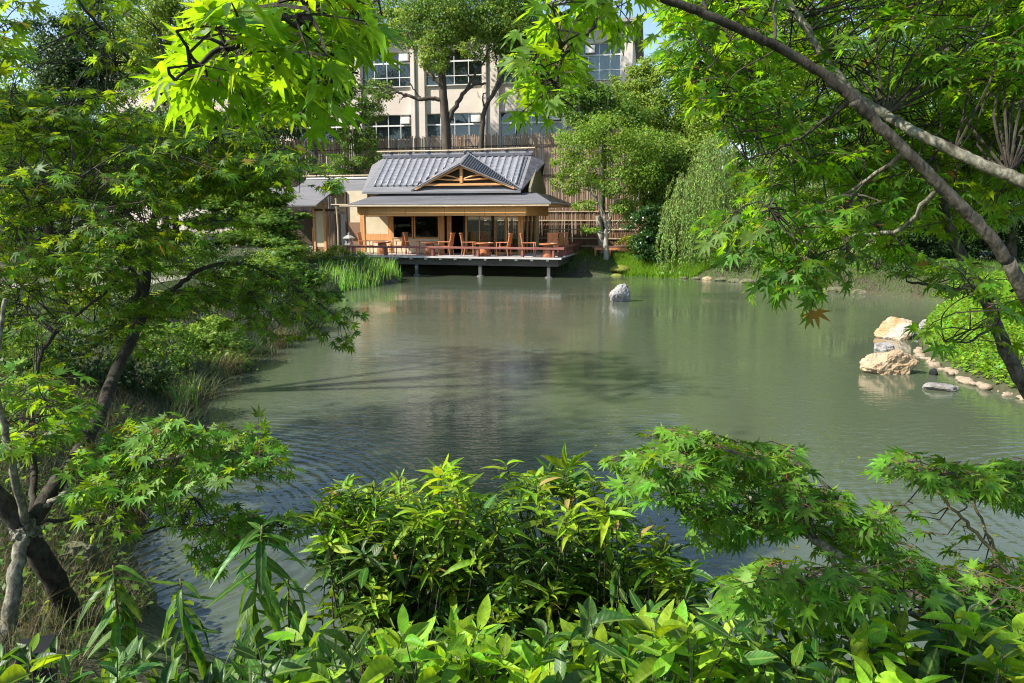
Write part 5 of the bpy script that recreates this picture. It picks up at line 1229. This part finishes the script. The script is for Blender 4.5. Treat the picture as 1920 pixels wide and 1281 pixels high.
low_poly = [(-80, 480), (300, 480), (440, 475), (520, 510), (580, 560), (600, 590), (540, 585), (420, 545), (330, 560), (300, 640), (230, 690), (130, 690), (-80, 700)]
T.crown(pads(up_poly, 66, 3.9, 6.6, 20, .42), .058, 'crown', (2, 4), .042, tilt=.28, flat=.10)
T.crown(pads(low_poly, 17, 3.9, 6.0, 18, .36), .058, 'crown', (2, 4), .042, tilt=.28, flat=.10)
T.crown(pads([(350, 190), (500, 215), (540, 285), (470, 335), (380, 340), (320, 290)], 18, 4.2, 5.8, 18, .36), .056, 'crown', (2, 4), .05, tilt=.4, flat=.2)
T.crown(pix_poly([(-40, 300), (300, 330), (330, 420), (240, 520), (120, 640), (-40, 660)], 150, 3.6, 5.0), .056, 'crown', (2, 4), .05, tilt=.4, flat=.2)
T.crown(pix_poly([(120, -60), (250, -20), (260, 100), (300, 170), (200, 150), (140, 60)], 45, 4.3, 5.2), .068, 'crown', (2, 4), .05)
T.crown(pix_poly([(-60, -60), (40, -60), (30, 110), (-10, 150), (-60, 120)], 25, 3.0, 4.0), .068, 'crown', (2, 4), .05, maxlink=.7)
T.crown(pix_poly([(560, 540), (650, 570), (700, 595), (640, 660), (600, 620)], 16, 4.9, 5.3), .064, 'crown', (2, 3), .05, droop=.6)
T.crown(pix_poly([(380, 480), (560, 500), (610, 570), (540, 640), (430, 590), (350, 540)], 110, 4.6, 5.6), .056, 'crown', (2, 4), .05)
T.crown(pix_poly([(150, 870), (230, 800), (330, 785), (430, 800), (510, 840), (540, 890), (470, 905), (380, 890), (270, 920), (190, 935)], 140, 2.8, 3.5), .056, 'low', (2, 4), .05, flat=.15, droop=.35)
T.crown(pix_poly([(300, 930), (420, 950), (560, 975), (550, 1005), (420, 1010), (330, 1000)], 60, 3.2, 3.8), .060, 'low', (2, 3), .045, flat=.15)
T.crown(pix_poly([(340, 1010), (400, 1020), (410, 1060), (370, 1060)], 7, 3.3, 3.6), .055, 'low', (2, 3), .04, flat=.3, droop=.8)
T.crown(pix_poly([(-20, 690), (110, 700), (170, 780), (120, 840), (-20, 850)], 60, 2.8, 3.6), .066, 'low', (2, 3), .05, flat=.15)
T.crown(pix_poly([(150, 900), (260, 930), (260, 1000), (150, 960)], 12, 2.9, 3.4), .062, 'low', (1, 3), .05)
T.finish({'crown': 'lf_maple_l', 'low': 'lf_low'}, twig='bark_dark')

# overhead bough of bright young leaves, hanging from a maple above the camera --------------------
fo = at(760, -420, 1.3)
T = NearTree('maple_bough', 'bright yellow green maple bough hanging in front of the left trees at the top', 'branch', fo, 'bark_dark', 'maple boughs hanging from above')
T.limb('limb', [fo, at(720, -150, 1.3), at(668, 0, 1.25), at(642, 90, 1.25), at(632, 160, 1.22)], .010, .003, 7, .002)
T.limb('limb', [at(690, -60, 1.28), at(600, 20, 1.2), at(500, 70, 1.12), at(400, 100, 1.05), at(330, 150, 1.0)], .007, .002, 6, .002)
T.limb('limb', [at(642, 90, 1.25), at(600, 180, 1.2), at(560, 215, 1.18)], .004, .002, 5, .001)
T.crown(pix_poly([(330, 130), (400, 30), (500, -30), (620, -40), (640, 60), (560, 100), (480, 130), (400, 190)], 56, .95, 1.4), .053, 'crown', (1, 2), .04, flat=.35, droop=.5)
T.crown(pix_poly([(570, -40), (690, -40), (690, 40), (665, 100), (620, 100), (590, 60)], 36, 1.1, 1.7), .052, 'crown', (1, 2), .04, flat=.4, droop=.6)
T.crown(pix_poly([(500, 110), (600, 110), (630, 150), (600, 180), (540, 200), (490, 160)], 18, 1.1, 1.4), .052, 'crown', (1, 2), .045, flat=.4, droop=.8)
T.crown(pix_poly([(420, -10), (560, -40), (600, 60), (520, 110), (440, 90)], 40, 1.5, 2.2), .056, 'crown', (1, 3), .05)
T.finish({'crown': 'lf_bright'}, twig='bark_dark')
fo = at(1150, -54, 2.205)
T = NearTree('maple_bough', 'bright maple bough hanging before the right end of the school building', 'branch', fo, 'bark_dark', 'maple boughs hanging from above')
T.limb('limb', [fo, at(1150, -30, 2.0), at(1140, 5, 1.8), at(1105, 60, 1.7), at(1055, 110, 1.65), at(1040, 170, 1.62)], .009, .002, 6, .002)
T.limb('limb', [at(1140, 5, 1.8), at(1080, 20, 1.7), at(1010, 50, 1.65)], .004, .002, 5, .002)
T.crown(pix_poly([(1010, 20), (1070, -40), (1200, -40), (1165, 30), (1110, 45), (1020, 70)], 32, 1.5, 2.0), .052, 'crown', (1, 2), .04, flat=.35, droop=.5)
T.crown(pix_poly([(1000, 80), (1072, 70), (1065, 130), (1035, 200), (1005, 200), (995, 140)], 22, 1.5, 1.9), .050, 'crown', (1, 2), .04, flat=.5, droop=.6)
T.finish({'crown': 'lf_bright'}, twig='bark_dark')

# big maple at the right -----------------------------------------------------------
f = at(2230, 1290, 2.6); f[2] = hz(f[0], f[1]) - .1
T = NearTree('maple_tree', 'large maple whose long bare limbs cross the upper right, dark and sunlit', 'tree', f, 'bark_dark')
T.limb('trunk', [f, at(2170, 1000, 2.5), at(2060, 780, 2.4), at(1965, 625, 2.35), at(1890, 490, 2.3)], .048, .0203, 14, .0015, 'bark_mid')
T.limb('limb', [at(1890, 490, 2.3), at(1830, 415, 2.3), at(1760, 345, 2.3), at(1700, 285, 2.3), at(1640, 225, 2.3), at(1600, 188, 2.3)], .0195, .0160, 12, .0015, 'bark_mid')
T.limb('limb', [at(1604, 192, 2.3), at(1570, 160, 2.3), at(1500, 112, 2.3), at(1430, 75, 2.28), at(1340, 35, 2.26), at(1240, -5, 2.25), at(1120, -70, 2.2), at(1000, -160, 2.2), at(880, -300, 1.8), at(760, -420, 1.32)], .0158, .009, 12, .0015)  # shade on this upper stretch is put in as a darker bark
T.limb('limb', [at(2060, 780, 2.4), at(2010, 480, 2.6), at(1960, 365, 2.7), at(1915, 340, 2.75), at(1840, 308, 2.8), at(1780, 280, 2.85), at(1720, 250, 2.9), at(1660, 215, 3.0), at(1610, 182, 3.05), at(1570, 140, 3.1), at(1545, 112, 3.15), at(1510, 50, 3.2), at(1475, 0, 3.25), at(1440, -70, 3.3)], .026, .013, 12, .0015, 'bark_grey')
T.limb('limb', [at(1600, 185, 2.3), at(1540, 230, 2.4), at(1480, 270, 2.5), at(1400, 300, 2.6)], .008, .003, 6)
T.limb('limb', [at(1700, 285, 2.3), at(1640, 330, 2.5), at(1560, 370, 2.7), at(1480, 390, 2.8), at(1390, 400, 2.8)], .009, .003, 6, bark='bark_grey')
T.limb('limb', [at(1760, 345, 2.3), at(1690, 430, 2.5), at(1600, 440, 2.6), at(1520, 440, 2.7), at(1410, 438, 2.75)], .009, .003, 6, bark='bark_grey')
T.limb('limb', [at(1325, 30, 2.26), at(1330, -60, 2.3)], .006, .003, 6)
T.limb('limb', [at(1455, 90, 2.3), at(1452, 10, 2.4), at(1448, -60, 2.5)], .005, .003, 6)
T.crown(pads([(1420, -60), (2050, -80), (2050, 320), (1920, 400), (1760, 420), (1640, 380), (1560, 320), (1480, 230), (1440, 120)], 78, 3.0, 6.0, 19, .36), .058, 'crown', (2, 4), .05, tilt=.3, flat=.12, maxlink=2.4)
T.crown(pix_poly([(1240, -60), (1440, -60), (1440, 160), (1400, 210), (1330, 190), (1270, 140), (1250, 60)], 170, 2.45, 3.8), .054, 'crown', (1, 3), .045, flat=.3, droop=.45, maxlink=2)
T.crown(pix_poly([(1270, 110), (1420, 150), (1540, 230), (1640, 310), (1560, 330), (1460, 290), (1340, 200)], 150, 2.5, 4.0), .054, 'crown', (1, 3), .05, flat=.3, droop=.4, maxlink=2)
T.crown(pix_poly([(1330, 400), (1440, 380), (1560, 360), (1680, 400), (1700, 470), (1600, 480), (1540, 520), (1440, 520), (1480, 470), (1400, 450)], 72, 2.3, 3.0), .055, 'crown', (2, 3), .05, flat=.35, droop=.4, bias=(-.4, 0, -.15))
T.crown(pix_poly([(1420, 490), (1540, 480), (1560, 540), (1480, 570), (1400, 545)], 14, 2.4, 2.9), .060, 'crown', (1, 3), .05, flat=.4, droop=.7, bias=(-.3, 0, -.3))
T.crown(pix_poly([(1600, 300), (1920, 300), (1920, 400), (1720, 430), (1600, 400)], 170, 3.0, 5.2), .058, 'crown', (2, 4), .05, flat=.25, maxlink=2.4)
T.crown(pix_poly([(1250, -420), (2150, -500), (2150, -70), (1300, -70)], 330, 2.6, 5.6), .066, 'crown', (2, 4), .055, flat=.2, maxlink=.9)
T.finish({'crown': 'lf_maple'}, twig='bark_dark')

f = at(2010, 1020, 3.3); f[2] = hz(f[0], f[1]) - .1
T = NearTree('maple_tree', 'slimmer upright maple stem at the right edge in front of the grassy bank', 'tree', f, 'bark_dark')
T.limb('trunk', [f, at(1960, 820, 3.3), at(1918, 720, 3.3), at(1885, 655, 3.3), at(1868, 610, 3.35), at(1845, 555, 3.4), at(1812, 500, 3.45), at(1785, 440, 3.5), at(1768, 380, 3.5), at(1762, 300, 3.55), at(1766, 200, 3.6), at(1775, 90, 3.7)], .036, .015, 12, .003, 'bark_mid')
T.limb('limb', [at(1822, 525, 3.42), at(1790, 545, 3.3), at(1745, 535, 3.2), at(1700, 528, 3.1)], .014, .004, 7)
T.limb('limb', [at(1850, 570, 3.4), at(1900, 540, 3.2), at(1960, 500, 3.0)], .01, .004, 6)
T.limb('limb', [at(1868, 610, 3.35), at(1820, 640, 3.1), at(1770, 640, 2.9)], .007, .003, 6)
T.crown(pix_poly([(1650, 530), (1720, 495), (1830, 460), (1860, 530), (1780, 555), (1720, 565), (1670, 565)], 19, 2.6, 3.3), .056, 'crown', (1, 2), .045, flat=.35, droop=.35, bias=(-.3, 0, -.1))
T.crown(pix_poly([(1740, 610), (1840, 560), (1930, 520), (1940, 600), (1860, 640), (1770, 655)], 11, 2.3, 3.0), .064, 'crown', (1, 3), .05, flat=.35, droop=.4)
T.crown(pix_poly([(1700, 90), (1900, 60), (1920, 300), (1720, 300)], 90, 3.2, 4.6), .064, 'crown', (2, 4), .05, maxlink=2)
T.finish({'crown': 'lf_maple'}, twig='bark_dark')

# spreading low maple at the lower right ----------------------------------------------
f = at(2080, 1420, 1.9); f[2] = hz(f[0], f[1]) - .1
T = NearTree('maple_tree', 'low spreading maple reaching over the water at the lower right', 'tree', f, 'bark_grey')
T.limb('trunk', [f, at(1985, 1330, 1.92), at(1930, 1275, 1.95), at(1860, 1215, 2.0), at(1790, 1165, 2.1), at(1715, 1120, 2.2), at(1640, 1078, 2.3), at(1570, 1040, 2.45), at(1510, 1000, 2.6), at(1460, 965, 2.75), at(1400, 930, 2.9), at(1320, 890, 3.0), at(1250, 860, 3.05)], .030, .008, 10, .003)
T.limb('limb', [at(1715, 1120, 2.2), at(1660, 1060, 2.4), at(1600, 980, 2.6), at(1560, 920, 2.7), at(1500, 870, 2.8)], .010, .004, 6, bark='bark_dark')
T.limb('limb', [at(1510, 1000, 2.6), at(1520, 940, 2.8), at(1470, 880, 2.95), at(1420, 840, 3.0)], .010, .004, 6, bark='bark_dark')
T.limb('limb', [at(1860, 1215, 2.0), at(1760, 1160, 1.95), at(1680, 1145, 1.9), at(1600, 1115, 1.85), at(1500, 1095, 1.8), at(1420, 1100, 1.8)], .009, .003, 6)
T.limb('limb', [at(1960, 1300, 1.93), at(1935, 1160, 2.1), at(1888, 1075, 2.2), at(1830, 1000, 2.3), at(1775, 940, 2.35), at(1725, 885, 2.4), at(1690, 855, 2.45)], .010, .003, 6, bark='twig')
T.limb('limb', [at(1888, 1075, 2.2), at(1850, 1000, 2.4), at(1815, 930, 2.5), at(1800, 890, 2.55)], .006, .003, 6, bark='twig')
T.limb('limb', [at(1985, 1330, 1.92), at(2010, 1000, 2.3), at(1960, 900, 2.5), at(1880, 890, 2.55), at(1780, 890, 2.6)], .012, .004, 6)
T.crown(pix_poly([(1175, 850), (1240, 800), (1320, 815), (1400, 830), (1440, 815), (1490, 850), (1520, 900), (1600, 925), (1660, 985), (1690, 1040), (1600, 1030), (1500, 985), (1420, 985), (1330, 960), (1240, 940), (1170, 890)], 170, 2.4, 3.2), .062, 'crown', (2, 4), .045, flat=.15, droop=.3, tilt=.3, maxlink=.5)
T.crown(pix_poly([(1240, 940), (1400, 960), (1500, 1000), (1400, 1000), (1330, 985)], 22, 2.5, 3.0), .060, 'crown', (1, 3), .045, flat=.4, droop=.9, maxlink=.5)
T.crown(pix_poly([(1370, 1100), (1420, 1065), (1500, 1050), (1600, 1065), (1700, 1085), (1740, 1110), (1600, 1130), (1480, 1130), (1390, 1150)], 55, 1.65, 2.2), .062, 'bright', (1, 3), .045, flat=.15, droop=.35, tilt=.3, maxlink=.5)
T.crown(pix_poly([(1600, 1040), (1700, 1050), (1800, 1060), (1920, 1020), (1960, 1281), (1860, 1200), (1740, 1120)], 75, 1.9, 2.6), .060, 'crown', (2, 3), .045, flat=.2, maxlink=.5)
T.crown(pix_poly([(1665, 870), (1730, 850), (1800, 870), (1930, 860), (1940, 950), (1870, 930), (1760, 910), (1690, 900)], 52, 2.2, 2.8), .058, 'crown', (2, 3), .045, flat=.12, tilt=.3, maxlink=.5)
T.crown(pix_poly([(1600, 900), (1780, 960), (1860, 1040), (1800, 1050), (1700, 990)], 9, 2.3, 2.6), .052, 'crown', (1, 2), .045, maxlink=.5)
T.crown(pix_poly([(1780, 1150), (1960, 1080), (1960, 1290), (1860, 1290), (1800, 1230)], 34, 1.7, 2.2), .060, 'bright', (1, 3), .045, flat=.2, maxlink=.5)
T.finish({'crown': 'lf_low', 'bright': 'lf_low'}, twig='bark_far')

# ------------------------------------------------------------------ near shrubs: rosettes of glossy leaves
def shrub(name, label, cat, foot, tips, leaf, tmpl, size, per, tilt, group=None, inner=0, up=.75, r=.006, bark='bark_far', young=.45):
    foot = np.array(foot, float); foot[2] = hz(foot[0], foot[1]) - .05; o = empty(name, foot, 0, label, cat, group)
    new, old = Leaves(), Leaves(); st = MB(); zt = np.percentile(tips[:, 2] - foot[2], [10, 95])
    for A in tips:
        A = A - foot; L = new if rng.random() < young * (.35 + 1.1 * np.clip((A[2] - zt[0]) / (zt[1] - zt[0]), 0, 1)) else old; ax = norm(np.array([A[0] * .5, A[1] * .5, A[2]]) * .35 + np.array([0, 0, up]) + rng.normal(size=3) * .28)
        base = np.array([A[0] * .25 + rng.normal() * .12, A[1] * .25 + rng.normal() * .12, 0]); mid = base * .45 + A * .55 + rng.normal(size=3) * .05 - ax * .05
        sp = smooth_path([base, mid, A], 4); st.tube(sp, np.linspace(r, r * .35, len(sp)), 4, False)
        e1 = norm(np.cross(ax, rng.normal(size=3))); e2 = np.cross(ax, e1); n = int(rng.integers(per[0], per[1] + 1)); ph = rng.random() * 6.28
        for k in range(n):
            a = ph + k * 2.4; t = k / n; rad = e1 * math.cos(a) + e2 * math.sin(a)
            el = (.95 - tilt) * (1 - t) + 1.1 * t * (1 - tilt) - .45 * (1 - t)    # lower leaves droop, inner ones stand
            d = norm(rad + ax * el); p = A - ax * size * .9 * (1 - t) * (.6 + .5 * rng.random()) + rad * .006
            L.add(p, d, norm(ax - rad * el * .6 + rng.normal(size=3) * .22), size * (.5 + .75 * rng.random()) * (1 - .35 * t))
        for k in range(int(inner)):
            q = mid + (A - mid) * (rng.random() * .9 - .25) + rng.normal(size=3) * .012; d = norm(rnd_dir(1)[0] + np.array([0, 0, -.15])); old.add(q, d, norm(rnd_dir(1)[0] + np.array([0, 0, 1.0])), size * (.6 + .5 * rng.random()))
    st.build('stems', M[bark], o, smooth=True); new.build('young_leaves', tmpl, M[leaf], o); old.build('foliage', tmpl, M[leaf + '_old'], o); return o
GS = 'glossy shrubs along the near shore'
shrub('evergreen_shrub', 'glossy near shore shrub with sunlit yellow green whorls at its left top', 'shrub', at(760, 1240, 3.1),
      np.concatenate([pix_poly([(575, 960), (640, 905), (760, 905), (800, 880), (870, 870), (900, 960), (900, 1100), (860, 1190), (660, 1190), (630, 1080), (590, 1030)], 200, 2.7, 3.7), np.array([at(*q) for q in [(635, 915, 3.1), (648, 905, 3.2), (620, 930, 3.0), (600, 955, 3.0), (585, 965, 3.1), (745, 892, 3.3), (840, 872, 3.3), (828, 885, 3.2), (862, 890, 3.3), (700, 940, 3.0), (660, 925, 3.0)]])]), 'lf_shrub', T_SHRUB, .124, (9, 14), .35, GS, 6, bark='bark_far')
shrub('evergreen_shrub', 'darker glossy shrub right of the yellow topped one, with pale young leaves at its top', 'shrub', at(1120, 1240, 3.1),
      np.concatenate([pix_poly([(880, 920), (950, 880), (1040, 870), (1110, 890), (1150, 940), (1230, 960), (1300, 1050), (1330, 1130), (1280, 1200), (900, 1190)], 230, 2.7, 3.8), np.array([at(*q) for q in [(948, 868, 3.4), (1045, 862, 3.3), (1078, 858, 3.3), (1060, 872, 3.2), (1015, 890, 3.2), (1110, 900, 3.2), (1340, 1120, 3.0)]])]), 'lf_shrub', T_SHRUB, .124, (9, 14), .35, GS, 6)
LG = 'broad leaved shrubs in the foreground'
for x0, x1, y0, n, lb in ((-60, 330, 1180, 40, 'broad leaved shrub at the lower left corner beside the pale maple trunk'), (330, 640, 1150, 45, 'broad leaved shrub under the drooping tall plant'),
                       (600, 1010, 1125, 81, 'bright broad leaved shrub at the bottom, before the yellow topped glossy shrub'), (980, 1420, 1120, 89, 'bright broad leaved shrub at the bottom, before the darker glossy shrub'),
                       (1380, 1960, 1105, 135, 'broad leaved shrub under the low spreading maple')):
    shrub('laurel_shrub', lb, 'shrub', at((x0 + x1) / 2, 1420, 1.75), pix_poly([(x0, y0 + 90), (x0 + 70, y0 + 40), ((x0 + x1) / 2, y0 + 20), (x1 - 60, y0 + 40), (x1, y0 + 90), (x1, 1420), (x0, 1420)], n, 1.45, 2.15), 'lf_laurel', T_LAUREL, .098 if x1 < 700 else .108, (5, 9), .15, LG, 4, up=1.0, r=.004, young=.18 if x1 < 700 else (.28 if x1 > 1900 else .55))
# tall plants with hanging leaves
def tall_plant(label, px, py0, py1, Y, n, ln, lean=0):
    top = at(px, py0, Y); f = at(px + lean, py1, Y); f[2] = hz(f[0], f[1]) - .03; o = empty('tall_plant', f, 0, label, 'plant', 'tall plants by the near shore')
    st = MB(); p = smooth_path([np.zeros(3), (top - f) * .5 + rng.normal(size=3) * .02, top - f], 6); st.tube(p, np.linspace(.006, .003, len(p)), 5); L = Leaves()
    for k in range(n):
        t = .28 + .72 * (k / n); i = t * (len(p) - 1); a = int(min(i, len(p) - 2)); q = p[a] + (p[a + 1] - p[a]) * (i - a); az = k * 2.4 + rng.random()
        rad = np.array([math.cos(az), math.sin(az), 0]); d = norm(rad + np.array([0, 0, -.55 + .9 * max(0, t - .86) * 6 + rng.normal() * .2]))
        L.add(q, d, norm(np.array([0, 0, 1.0]) + rad * .4 + rng.normal(size=3) * .15), ln * (.75 + .4 * rng.random()) * (1 - .45 * max(0, t - .75) * 3))
    st.build('stem', M['twig'], o, smooth=True); L.build('foliage', T_LANCE, M['lf_tall'], o)
tall_plant('tall plant with long hanging leaves, the tallest, standing against the water', 492, 985, 1300, 2.1, 64, .17)
tall_plant('tall plant with long leaves just right of the tallest one', 540, 1080, 1300, 2.2, 40, .15)
tall_plant('tall plant with spreading leaves left of the open water', 338, 1085, 1300, 2.1, 40, .15)
tall_plant('tall plant with spreading leaves beside the dark leaning trunk', 212, 1060, 1290, 2.3, 40, .16)

# black box half hidden by leaves at the lower left
g = at(72, 1262, 2.5); g[2] = hz(g[0], g[1])
o = empty('garden_lamp', g, R(20), 'black box shaped garden lamp half hidden among leaves at the lower left corner', 'lamp')
MB().tube([(0, 0, -.05), (0, 0, .10)], .02, 8).build('spike', M['black'], o)
MB().box(-.055, .055, -.05, .05, .102, .25).build('housing', M['black'], o, bevel=.008)
MB().box(-.06, .06, -.07, .055, .252, .262).build('hood', M['black'], o)

# a few fallen leaves adrift on the water
n = 60; x = rng.uniform(.8, 4.6, n); y = rng.uniform(5.2, 9.5, n); k = pond_dist(x, y) < -.3; x, y = x[k], y[k]; n = len(x)
L = Leaves(); L.add(np.stack([x, y, np.full(n, .006)], 1), norm(rnd_dir(n) * np.array([1, 1, 0.02])), np.tile((0, 0, 1.0), (n, 1)), .045 * (.6 + .8 * rng.random(n)))
tag(L.build('floating_leaves', T_LEAF, M['lf_yellow']), 'small fallen leaves adrift on the pond', 'leaves', kind='stuff')
